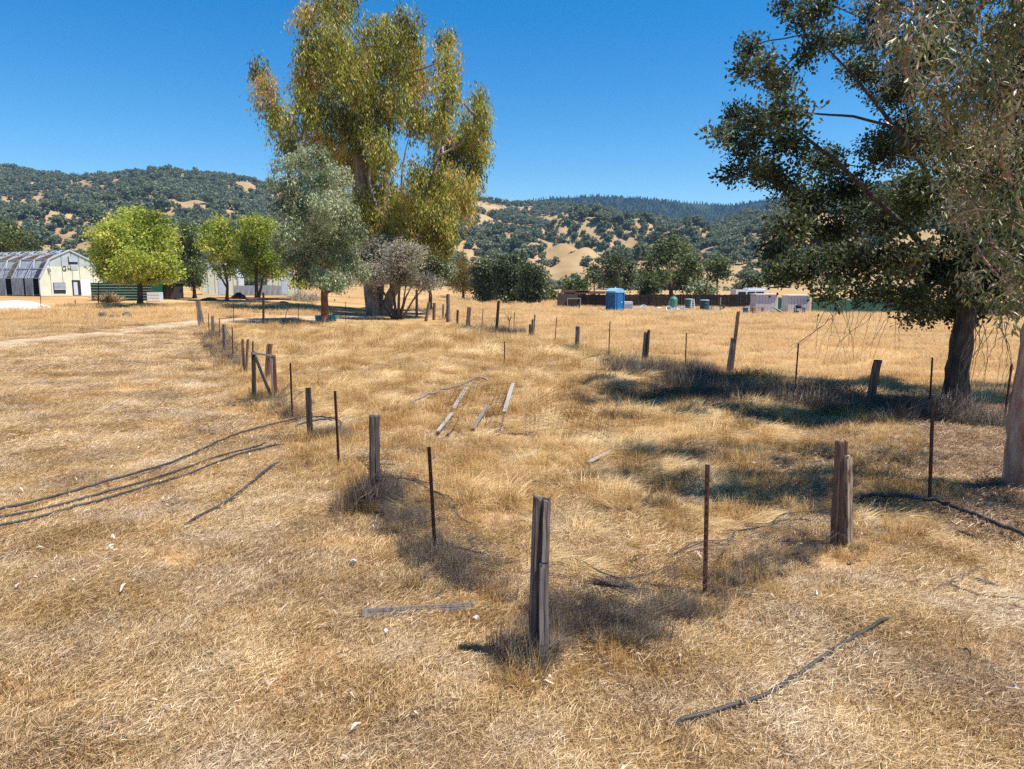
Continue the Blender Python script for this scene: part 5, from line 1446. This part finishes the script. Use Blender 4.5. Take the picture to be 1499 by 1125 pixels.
hose('black pipe end with a clamp lying beside the right-hand twigs', [(1420, 849), (1440, 857), (1466, 863)], .02, 'black_pipe', 'hose', .02, .003)
hose('dark branch lying slantwise on straw left of the clamped pipe end', [(1356, 877), (1390, 858), (1420, 843), (1444, 830)], .016, 'fallen_branch', 'bark_grey', .02, .02, 'branch')
hose('thin forked twig reaching to the right edge below the clamped pipe end', [(1376, 852), (1410, 868), (1450, 878), (1520, 881)], .008, 'fallen_branch', 'bark_oak', .03, .01, 'branch')
hose('shorter thin twig under the forked twig at the right edge', [(1448, 878), (1475, 888), (1520, 903)], .006, 'fallen_branch', 'bark_oak', .03, .01, 'branch')
hose('small dark twig on straw right of the long curved pipe', [(1411, 949), (1418, 957), (1422, 966)], .007, 'fallen_twig', 'bark_oak', .02, .004, 'twig')
hose('thin dark branch in tree shade right of the red-brown post', [(1395, 778), (1420, 788), (1444, 796)], .014, 'fallen_branch', 'bark_oak', .03, .01, 'branch')
hose('pinkish bark strip at the left edge of the straw', [(-20, 822), (12, 816), (40, 808)], .012, 'bark_strip', 'wood_red', .015, .006, 'bark')

def board(label, p0, p1, w, m='wood_pale', lift=.06, tilt=0.0, name='grey_board', th=.025, l1=None):
    a = ground(*p0); b = ground(*p1)
    a = a + Vector((0, 0, lift)); b = b + Vector((0, 0, lift if l1 is None else l1))
    s = a.y / FPX
    mb = MB(); rough_post(a, b, w * s, th, mb, 5, tilt, False)
    # closing end face
    n = 13; mb.f.append(tuple(range(n))[::-1]); mb.r.append(.5)
    return tag(mb.build(name, M[m], loc=a), label, 'board')
board('upper left pale picket of the fallen wire panel', (664, 606), (683, 580), 6, lift=.14, l1=.25)
board('lower left pale picket of the fallen wire panel', (641, 640), (662, 617), 6, lift=.12, l1=.2)
board('middle grey picket of the fallen wire panel, tilted up', (692, 636), (714, 612), 6, 'wood_grey', .12, l1=.3)
board('upper right pale picket of the fallen wire panel, tilted up', (738, 613), (751, 583), 6, lift=.16, l1=.4)
board('dark picket right of the lower left pale picket', (656, 641), (671, 621), 4, 'wood_red', .08, l1=.12)
board('dark picket below the upper right pale picket', (728, 641), (740, 614), 4, 'wood_red', .07, l1=.14)
board('grey board in tall grass below the arched wire mesh', (861, 684), (903, 662), 7, lift=.09)
board('short grey board left of the arched wire mesh', (768, 677), (787, 666), 5, lift=.09)
board('long weathered beam half buried in straw left of the nearest post', (530, 905), (692, 894), 7, 'wood_grey', .05, name='weathered_beam', th=.07)
board('broken pale stick standing above the half-buried beam', (686, 893), (688, 878), 2.2, 'wood_pale', .02, name='broken_stick')
board('dark timber lying at the foot of the three laths', (757, 497), (777, 496), 7, 'wood_dark', .08, name='fallen_timber', th=.12)

M['litterwhite'] = mat_flat('white_litter', (0.66, 0.64, 0.66), .7, var=.15)
def scrap(label, px, py, w):
    g = ground(px, py, .05); s = g.y / FPX
    mb = MB()
    n = 7; vs = [g + Vector((0, 0, .03))]
    for i in range(n):
        a = 6.283 * i / n; r = w * s / 2 * random.uniform(.6, 1.1)
        vs.append(g + Vector((math.cos(a) * r, math.sin(a) * r, random.uniform(-.02, .035))))
    vs.append(g - Vector((0, 0, .03)))
    mb.add(vs, [(0, 1 + i, 1 + (i + 1) % n) for i in range(n)] + [(n + 1, 1 + (i + 1) % n, 1 + i) for i in range(n)])
    return tag(mb.build('paper_scrap', M['litterwhite'], loc=g), label, 'litter')
scrap('small white scrap on straw left of the netting', 519, 828, 14)
scrap('small white scrap at the right end of the half-buried beam', 697, 912, 12)
scrap('tiny white scrap on straw right of the long netting', 1194, 875, 7)
scrap('pale scrap in tree shade near the gum trunk', 1443, 742, 22)
scrap('tiny pale scrap at the foot of the beam', 566, 932, 8)

# ------------------------------------------------------------------ wire netting and mesh panels
def netting(name, label, path, width, cell, r, zf, cat='wire netting', skip=.06, side=1.0, amp=.1):
    """hexagonal netting draped along a path: rows of zig-zag wires"""
    g = [ground(px, py) for px, py in path]
    acc = [0.0]
    for a, b in zip(g[:-1], g[1:]): acc.append(acc[-1] + (b - a).length)
    total = acc[-1]
    def base(u):
        q = u * total
        for i in range(len(g) - 1):
            if q <= acc[i + 1] or i == len(g) - 2:
                t = (q - acc[i]) / max(acc[i + 1] - acc[i], 1e-6)
                d = (g[i + 1] - g[i]); d.z = 0; d.normalize()
                return g[i].lerp(g[i + 1], t), Vector((-d.y, d.x, 0)) * side
    nu = int(total / cell); nv = int(width / cell)
    grid = []
    sd = random.uniform(0, 50)
    for j in range(nv + 1):
        row = []
        for i in range(nu + 1):
            u = i / nu; v = j / nv
            p, n = base(u)
            q = p + n * (v - .3) * width * (1 + .35 * mnoise.noise(Vector((u * 6 + sd, v * 2, 0))))
            nzv = mnoise.fractal(Vector((u * total * 1.6 + sd, v * width * 2.4, 1)), .8, 2, 3)
            zz = zf(u, v) + amp * nzv
            q = q + Vector((.05 * mnoise.noise(Vector((u * total * 3, v * 5, sd))), .05 * mnoise.noise(Vector((u * total * 3, v * 5, sd + 9))), 0))
            row.append(on(q.x, q.y, max(.05, zz + .12)))
        grid.append(row)
    mb = MB()
    for j in range(nv):
        row = []
        for i in range(nu + 1):
            a = grid[j][i]; b = grid[j + 1][i]
            row.append(a.lerp(b, .5 + (.42 if (i + j) % 2 == 0 else -.42)))
        st = 0
        for k in range(0, len(row) - 1, 12):
            if random.random() < skip: continue
            mb.tube(row[k:k + 13], r, 3, False)
    return tag(mb.build(name, M['wire'], loc=g[0]), label, cat)
netting('wire_netting', 'crushed grey wire netting from the weedy wooden post down to the beam', [(556, 722), (575, 745), (596, 775), (620, 805), (650, 838), (690, 872)], .85, .024, .0019, lambda u, v: .08 + .20 * math.sin(3.1 * v) * (0.6 + .4 * math.sin(5 * u)), amp=.07)
netting('wire_netting', 'fallen wire netting sagging from the nearest post to the right steel post', [(806, 880), (835, 915), (880, 928), (940, 925), (990, 905), (1035, 878)], .95, .025, .0019, lambda u, v: .06 + .18 * math.sin(3.1 * v) * (1.1 - math.sin(3.1 * u) * .6), amp=.06)
netting('wire_netting', 'fallen wire netting from the right steel post to the red-brown post', [(1036, 872), (1090, 850), (1150, 825), (1224, 790)], .9, .025, .0019, lambda u, v: .05 + .17 * math.sin(3.1 * v), amp=.05)
netting('wire_netting', 'upright scrap of netting curled round the weedy wooden post', [(528, 735), (545, 746), (566, 742), (580, 725)], .6, .028, .0023, lambda u, v: .05 + .5 * v, amp=.12)
netting('wire_netting', 'netting sagging below the gate towards the hose loop', [(405, 585), (425, 608), (445, 628)], .5, .04, .002, lambda u, v: .35 * v, amp=.08)
netting('wire_netting', 'torn netting hung between the thin posts of the far fence', [(686, 484), (706, 487), (727, 491), (752, 490)], .5, .07, .0035, lambda u, v: .1 + .75 * v, amp=.05)
netting('wire_netting', 'netting slumped at the grey weed clumps along the left fence', [(307, 490), (322, 504), (332, 522), (342, 530)], .5, .06, .003, lambda u, v: .05 + .5 * v, amp=.12)

def mesh_panel(label, corners, nu, nv, r, hump, loc_noise=.03):
    P = [ground(*c) for c in corners]
    def pt(u, v):
        a = P[0].lerp(P[1], u); b = P[3].lerp(P[2], u); q = a.lerp(b, v)
        z = hump(u, v) + loc_noise * mnoise.noise(Vector((u * 4, v * 4, hump(.3, .3) * 7)))
        return on(q.x + .03 * mnoise.noise(Vector((u * 6, v * 6, 3))), q.y, max(.02, z))
    mb = MB()
    for i in range(nu + 1): mb.tube([pt(i / nu, v) for v in np.linspace(0, 1, 14)], r, 4, False)
    for j in range(nv + 1): mb.tube([pt(u, j / nv) for u in np.linspace(0, 1, 14)], r, 4, False)
    return tag(mb.build('wire_mesh', M['rust'], loc=P[0]), label, 'wire mesh')
mesh_panel('arched square wire mesh lying in tall grass above the grey board', [(768, 652), (888, 668), (905, 608), (770, 612)], 17, 9, .0028, lambda u, v: .2 + .55 * math.sin(3.14 * min(1, u * .95)) ** .8 * (.35 + .65 * v))
mesh_panel('flat sagging wire mesh carrying the fallen pickets', [(636, 640), (732, 642), (752, 580), (672, 576)], 11, 8, .0036, lambda u, v: .1 + .18 * v + .06 * math.sin(9 * u))
mesh_panel('small square wire frame round the lone steel stake in the pen', [(726, 510), (748, 511), (748, 503), (726, 503)], 4, 3, .005, lambda u, v: .3 + .5 * v)

# ------------------------------------------------------------------ grass
def blade_patch(name, n, R, lmin, lmax, w, lean0, lean1, m, curl=.4, bias=(0, 0), cvar=.2, stems=0):
    """a patch of dry blades, three triangles each"""
    ang = rng.random(n) * 6.283; rad = R * np.sqrt(rng.random(n))
    bx, by = rad * np.cos(ang), rad * np.sin(ang)
    ln = rng.uniform(lmin, lmax, n); le = rng.uniform(lean0, lean1, n)
    az = rng.random(n) * 6.283
    dx, dy = np.cos(az) + bias[0], np.sin(az) + bias[1]
    nn = np.hypot(dx, dy) + 1e-6; dx /= nn; dy /= nn
    sx, sy = -dy, dx
    wv = w * rng.uniform(.6, 1.4, n)
    le2 = np.minimum(le + curl * rng.random(n), 1.62)
    z0 = np.where(le > 1.1, rng.random(n) * 0.03, -0.01)
    m1 = np.stack([bx + dx * np.sin(le) * ln * .5, by + dy * np.sin(le) * ln * .5, z0 + np.cos(le) * ln * .5], 1)
    tp = m1 + np.stack([dx * np.sin(le2) * ln * .5, dy * np.sin(le2) * ln * .5, np.cos(le2) * ln * .5], 1)
    b = np.stack([bx, by, z0], 1); s = np.stack([sx * wv / 2, sy * wv / 2, wv * .25], 1)
    v = np.stack([b - s, b + s, m1 + s * .8, m1 - s * .8, tp], 1).reshape(-1, 3)
    i = np.arange(n)[:, None] * 5
    f = [(*q,) for q in (i + np.array([0, 1, 2, 3])).tolist()] + [(*q,) for q in (i + np.array([3, 2, 4])).tolist()]
    r = np.clip(rng.normal(.5, cvar, n), 0, 1)
    me = bpy.data.meshes.new(name); me.from_pydata(v.tolist(), [], f); me.materials.append(m)
    a = me.attributes.new('rnd', 'FLOAT', 'FACE'); a.data.foreach_set('value', np.concatenate([r, r]).astype(np.float32))
    return me

def band_points(y0, y1, dens, margin=1.06, ymarg=1.5):
    """random points over the strip of ground that can be in view between two distances"""
    half = .73 * margin
    area = half * (y1 * y1 - y0 * y0) + 2 * ymarg * (y1 - y0)
    n = int(area * dens)
    y = np.sqrt(rng.random(n) * (y1 * y1 - y0 * y0) + y0 * y0)
    x = (rng.random(n) * 2 - 1) * (half * y + ymarg)
    return x, y

def wpoly(pts):
    return [tuple(ground(px, py)[:2]) for px, py in pts]
PEN = wpoly([(293, 476), (312, 490), (333, 522), (372, 588), (400, 600), (430, 632), (470, 690), (550, 742), (640, 830), (700, 900), (790, 975), (900, 940), (1035, 882), (1228, 798), (1330, 752), (1361, 744), (1300, 620), (1200, 575), (1068, 547), (945, 532), (845, 512), (778, 499), (727, 491), (656, 472), (560, 470), (480, 477), (385, 479)])
FIELD = wpoly([(600, 452), (660, 470), (727, 490), (845, 510), (945, 529), (1068, 544), (1200, 566), (1300, 582), (1499, 600), (2100, 640), (2600, 470), (1400, 440), (800, 432), (640, 432)])
LEFTTALL = wpoly([(-300, 505), (-40, 496), (120, 484), (230, 474), (300, 466), (400, 462), (470, 461), (470, 447), (300, 446), (-300, 455)])
def dist_path(x, y):
    return seg_dist(x, y, [(p.x, p.y) for p in TRACK])
def fbm(x, y, s, seed):
    """cheap smooth noise built from a handful of rotated sines"""
    r = np.random.default_rng(seed); v = 0
    for k in range(6):
        a = r.random() * 6.283; f = s * (1.0 + .55 * k); ph = r.random() * 6.283
        v = v + np.sin((x * np.cos(a) + y * np.sin(a)) * f + ph + 1.3 * np.sin((y * np.cos(a) - x * np.sin(a)) * f * .6 + ph)) / (1 + .35 * k)
    return v / 2.6

def scatter_patches(name, xs, ys, sizes, meshes, zs=(0.8, 1.2), lift=0.0, tiltv=.0):
    n = len(xs)
    P = np.stack([xs, ys, H(xs, ys) + lift], 1)
    S = np.stack([sizes, sizes, sizes * rng.uniform(zs[0], zs[1], n)], 1)
    Ro = np.zeros((n, 3)); Ro[:, 2] = rng.random(n) * 6.283; Ro[:, 0] = rng.normal(0, tiltv, n); Ro[:, 1] = rng.normal(0, tiltv, n)
    return scatter_obj(name, P, S, Ro, rng.integers(0, len(meshes), n), meshes)

# short matted straw: everywhere open near the camera
MAT = [blade_patch('straw_patch', 780, .33, .03, .105, .0028, .9, 1.6, M['straw'], .2, (random.uniform(-.9, .9), random.uniform(-.9, .9)), .30) for _ in range(6)]
SPIKY = [blade_patch('stubble_patch', 260, .3, .03, .10, .003, .15, 1.1, M['straw'], .6, (0, 0), .28) for _ in range(3)]
xs, ys, ss = [], [], []
for y0, y1, dn, sz in ((1.8, 7, 38, 1.0), (7, 13, 22, 1.15), (13, 24, 9, 1.5), (24, 48, 2.8, 2.3)):
    x, y = band_points(y0, y1, dn)
    dp = dist_path(x, y)
    keep = (rng.random(len(x)) < np.where(dp < 1.5, .08, 1.0)) & (~inpoly(x, y, FIELD))
    x, y = x[keep], y[keep]
    xs.append(x); ys.append(y); ss.append(np.full(len(x), sz) * rng.uniform(.7, 1.3, len(x)))
scatter_patches('mown_straw', np.concatenate(xs), np.concatenate(ys), np.concatenate(ss), MAT + SPIKY)

TROUGH = ground(475, 473)
LOOP = ground(465, 625)
# standing tufts inside the pen and along its fence lines
TUFT = [blade_patch('tuft', 110, .13, .10, .27, .0042, .1, .95, M['tallgrass'], .8, (random.uniform(-.4, .4), random.uniform(-.4, .4)), .2) for _ in range(6)]
LODGE = [blade_patch('lodged_tuft', 170, .2, .22, .48, .0042, .95, 1.5, M['palegrass'], .6, (random.choice((-1.4, 1.4)), random.uniform(-1, 1)), .2) for _ in range(5)]
xs, ys, ss = [], [], []; xl, yl, sl = [], [], []
for y0, y1, dn, sz in ((4.5, 9, 22, .85), (9, 15, 18, 1.0), (15, 28, 9, 1.35), (28, 50, 4.2, 2.0)):
    x, y = band_points(y0, y1, dn)
    ip = inpoly(x, y, PEN)
    nz = fbm(x, y, 1.1, 5) + .5 * fbm(x, y, 3.1, 6)
    dens = np.where(ip, np.clip(.42 + .55 * nz, .06, 1), 0)
    dens = np.where(ip & (y > 9), np.clip(dens + .25, 0, 1), dens)
    edge = np.minimum(seg_dist(x, y, PEN + [PEN[0]]), 9)
    dens = np.where((edge < .45) & (y < 40), np.maximum(dens, .75), dens)
    ok = rng.random(len(x)) < dens
    k = sz * rng.uniform(.6, 1.25, len(x)) * np.where(y > 9, 1.2, 1.0)
    for hp in HOSES: ok &= seg_dist(x, y, hp) > .22
    ok &= np.hypot((x - LOOP.x) / 1.0, (y - LOOP.y) / .8) > .7
    ok &= np.hypot(x - TROUGH.x, y - TROUGH.y + .8) > 1.5
    xs.append(x[ok]); ys.append(y[ok]); ss.append(k[ok])
    for hp in HOSES: ip = ip & (seg_dist(x, y, hp) > .3)
    l = ip & (y > 7) & (fbm(x, y, .8, 9) > -.05) & (rng.random(len(x)) < .5)
    xl.append(x[l]); yl.append(y[l]); sl.append(k[l])
scatter_patches('tall_dry_grass', np.concatenate(xs), np.concatenate(ys), np.concatenate(ss), TUFT, (.7, 1.25), tiltv=.08)
scatter_patches('lodged_grass', np.concatenate(xl), np.concatenate(yl), np.concatenate(sl), LODGE, (.7, 1.1), tiltv=.06)

# brown leaf litter and trampled weeds below the oak and the gum, coloured to warm their bluish shade
M['litter'] = mat_leaf('shade_warming_litter', [(0.0, (0.09, 0.05, 0.028)), (0.4, (0.26, 0.165, 0.095)), (0.75, (0.46, 0.32, 0.20)), (1.0, (0.70, 0.56, 0.41))], 0.2, 0.7, 0.2)
SHADE_LITT = [blade_patch('shade_litter_patch', 420, .34, .03, .11, .005, 0.8, 1.6, M['litter'], .4, (0, 0), .25) for _ in range(4)]
SHADE = wpoly([(930, 565), (1060, 556), (1180, 572), (1300, 585), (1499, 598), (1700, 640), (1700, 790), (1499, 790), (1380, 760), (1230, 735), (960, 730), (1060, 690), (1200, 660), (1180, 620), (960, 600)])
x, y = band_points(7.5, 22, 16, 1.1, 3)
ok = inpoly(x, y, SHADE) & (rng.random(len(x)) < np.clip(.45 + .45 * fbm(x, y, 1.3, 61), .08, 1))
scatter_patches('shade_toning_litter', x[ok], y[ok], rng.uniform(.8, 1.5, ok.sum()), SHADE_LITT, (1, 1.6), lift=.05)

# a few tufts in the mown part
x, y = band_points(3, 26, 2.2)
nz = fbm(x, y, .9, 21) + .6 * fbm(x, y, 2.7, 22)
ok = (nz > .62) & (~inpoly(x, y, PEN)) & (~inpoly(x, y, FIELD)) & (dist_path(x, y) > 1.4)
scatter_patches('straw_tufts', x[ok], y[ok], rng.uniform(.4, .8, ok.sum()), TUFT, (.5, .9), tiltv=.2)

# field of tall pale grass beyond the right-hand fence, and along the track
FIELDP = [blade_patch('field_patch', 260, .6, .22, .50, .010, .05, .6, M['fieldgrass'], .7, (random.uniform(-.4, .4), random.uniform(-.4, .4)), .2) for _ in range(5)]
xs, ys, ss = [], [], []
for y0, y1, dn, sz in ((13, 26, 6, .85), (26, 50, 2.4, 1.2), (50, 90, .9, 1.7), (90, 150, .18, 2.2)):
    x, y = band_points(y0, y1, dn, 1.1, 4)
    fld = inpoly(x, y, FIELD)
    lt = inpoly(x, y, LEFTTALL) & (dist_path(x, y) > 1.8)
    nz = fbm(x, y, .35, 31)
    ok = (fld & (rng.random(len(x)) < np.clip(.75 + .3 * nz, .2, 1))) | (lt & (rng.random(len(x)) < .8)) | ((y > 90) & (rng.random(len(x)) < .5) & (x > -10))
    xs.append(x[ok]); ys.append(y[ok]); ss.append(sz * rng.uniform(.6, 1.2, ok.sum()))
scatter_patches('field_grass', np.concatenate(xs), np.concatenate(ys), np.concatenate(ss), FIELDP, (.35, .75), tiltv=.05)

# green weeds along the far right fence
GREEN = [blade_patch('weed_patch', 160, .3, .08, .28, .008, .1, .9, M['greengrass'], .6) for _ in range(4)]
gp = [tuple(ground(px, py)[:2]) for px, py in ((690, 487), (727, 492), (780, 500), (845, 512), (893, 520), (945, 530), (1010, 540), (1070, 546), (1110, 551))]
x, y = band_points(18, 44, 9)
d = seg_dist(x, y, gp)
ok = (d < 1.1) & (rng.random(len(x)) < .9 * np.exp(-(d / .7) ** 2) + .1) & (fbm(x, y, .7, 41) > -.35)
scatter_patches('green_weeds', x[ok], y[ok], rng.uniform(.7, 1.4, ok.sum()), GREEN)

# dead dark weeds in the ditch and round the netting
DEAD = [blade_patch('dead_weed_patch', 150, .2, .15, .6, .005, .0, .8, M['deadweed'], .9, (0, 0), .22) for _ in range(5)]
ditch = DITCH
x, y = band_points(11, 26, 30)
d = seg_dist(x, y, DITCH)
ok = (d < 1.6) & (rng.random(len(x)) < .8 * np.exp(-(d / .9) ** 2))
xs, ys, ss = [x[ok]], [y[ok]], [rng.uniform(.7, 1.7, ok.sum())]
def around(path, w, n, s0, s1):
    g = [ground(px, py) for px, py in path]
    for _ in range(n):
        i = random.randrange(len(g) - 1) if len(g) > 1 else 0
        p = g[i].lerp(g[min(i + 1, len(g) - 1)], random.random())
        xs.append(np.array([p.x + random.gauss(0, w)])); ys.append(np.array([p.y + random.gauss(0, w)])); ss.append(np.array([random.uniform(s0, s1)]))
around([(549, 736), (552, 742), (560, 738)], .13, 50, .6, 1.1)
around([(570, 745), (620, 805), (690, 868)], .2, 150, .3, .55)
around([(812, 890), (850, 918), (940, 925), (1030, 880)], .17, 170, .25, .5)
around([(1036, 872), (1150, 825), (1224, 792)], .17, 120, .22, .42)
around([(770, 960), (790, 972)], .14, 14, .5, .8)
around([(455, 640), (480, 636), (495, 640)], .2, 22, .4, .7)
around([(307, 492), (322, 506), (332, 524), (345, 545)], .35, 60, .8, 1.3)
around([(372, 590), (405, 592), (430, 622)], .3, 26, .5, .9)
around([(686, 484), (727, 491), (752, 491)], .5, 60, .8, 1.5)
around([(880, 522), (960, 538), (1060, 547)], .3, 40, .5, .9)
around([(920, 575), (1000, 585), (1060, 600)], .5, 60, .6, 1.0)
xs, ys, ss = np.concatenate(xs), np.concatenate(ys), np.concatenate(ss)
ok = np.ones(len(xs), bool)
for hp in HOSES[:2]: ok &= seg_dist(xs, ys, hp) > .15
scatter_patches('dead_weeds', xs[ok], ys[ok], ss[ok], DEAD)

# fallen bark and leaves
def litter_mesh(k):
    mb = MB()
    ln = random.uniform(.05, .11); w = ln * random.uniform(.16, .32)
    vs = []; seg = 4
    for i in range(seg + 1):
        t = i / seg; ww = w * math.sin(math.pi * (.1 + .85 * t)); z = .012 + .03 * math.sin(3.1 * t) * random.uniform(.2, 1)
        vs += [(ln * (t - .5), -ww / 2, z), (ln * (t - .5), 0, z - ww * .2), (ln * (t - .5), ww / 2, z)]
    fs = []
    for i in range(seg):
        for j in range(2): fs.append((i * 3 + j, i * 3 + j + 1, i * 3 + j + 4, i * 3 + j + 3))
    me = bpy.data.meshes.new('fallen_leaf'); me.from_pydata(vs, [], fs); me.materials.append(M['bark_litter'])
    a = me.attributes.new('rnd', 'FLOAT', 'FACE'); a.data.foreach_set('value', np.full(len(fs), k, np.float32))
    return me
LIT = [litter_mesh(k) for k in (.2, .4, .5, .6, .7, .75, .85, .95)]
x, y = band_points(2.5, 18, 7.5)
nz = fbm(x, y, .6, 51)
ok = (rng.random(len(x)) < np.clip(.45 + .4 * nz + np.where(x < -1, .25, 0), .05, 1)) & ~(inpoly(x, y, PEN) & (rng.random(len(x)) < .6))
P = np.stack([x[ok], y[ok], H(x[ok], y[ok]) + .06], 1); n = len(P)
Ro = rng.normal(0, .3, (n, 3)); Ro[:, 2] = rng.random(n) * 6.283
sz = rng.uniform(.45, 1.1, n) * np.where(rng.random(n) < .07, 1.5, 1.0)
scatter_obj('fallen_leaves', P, np.stack([sz, sz, sz], 1), Ro, rng.integers(0, len(LIT), n), LIT)

# ------------------------------------------------------------------ haze over the valley
hm = bpy.data.materials.new('valley_haze'); hm.use_nodes = True
hn = hm.node_tree; hn.nodes.clear()
ho = hn.nodes.new('ShaderNodeOutputMaterial'); hv = hn.nodes.new('ShaderNodeVolumePrincipled')
hv.inputs['Color'].default_value = (0.30, 0.62, 1.0, 1)
hv.inputs['Density'].default_value = 0.00009
hm.cycles.volume_sampling = 'DISTANCE'
hv.inputs['Anisotropy'].default_value = 0.0
hn.links.new(hv.outputs[0], ho.inputs['Volume'])
mb = MB(); mb.box((0, 2300, 167), (8960, 5440, 342))
tag(mb.build('haze', hm), kind='stuff')
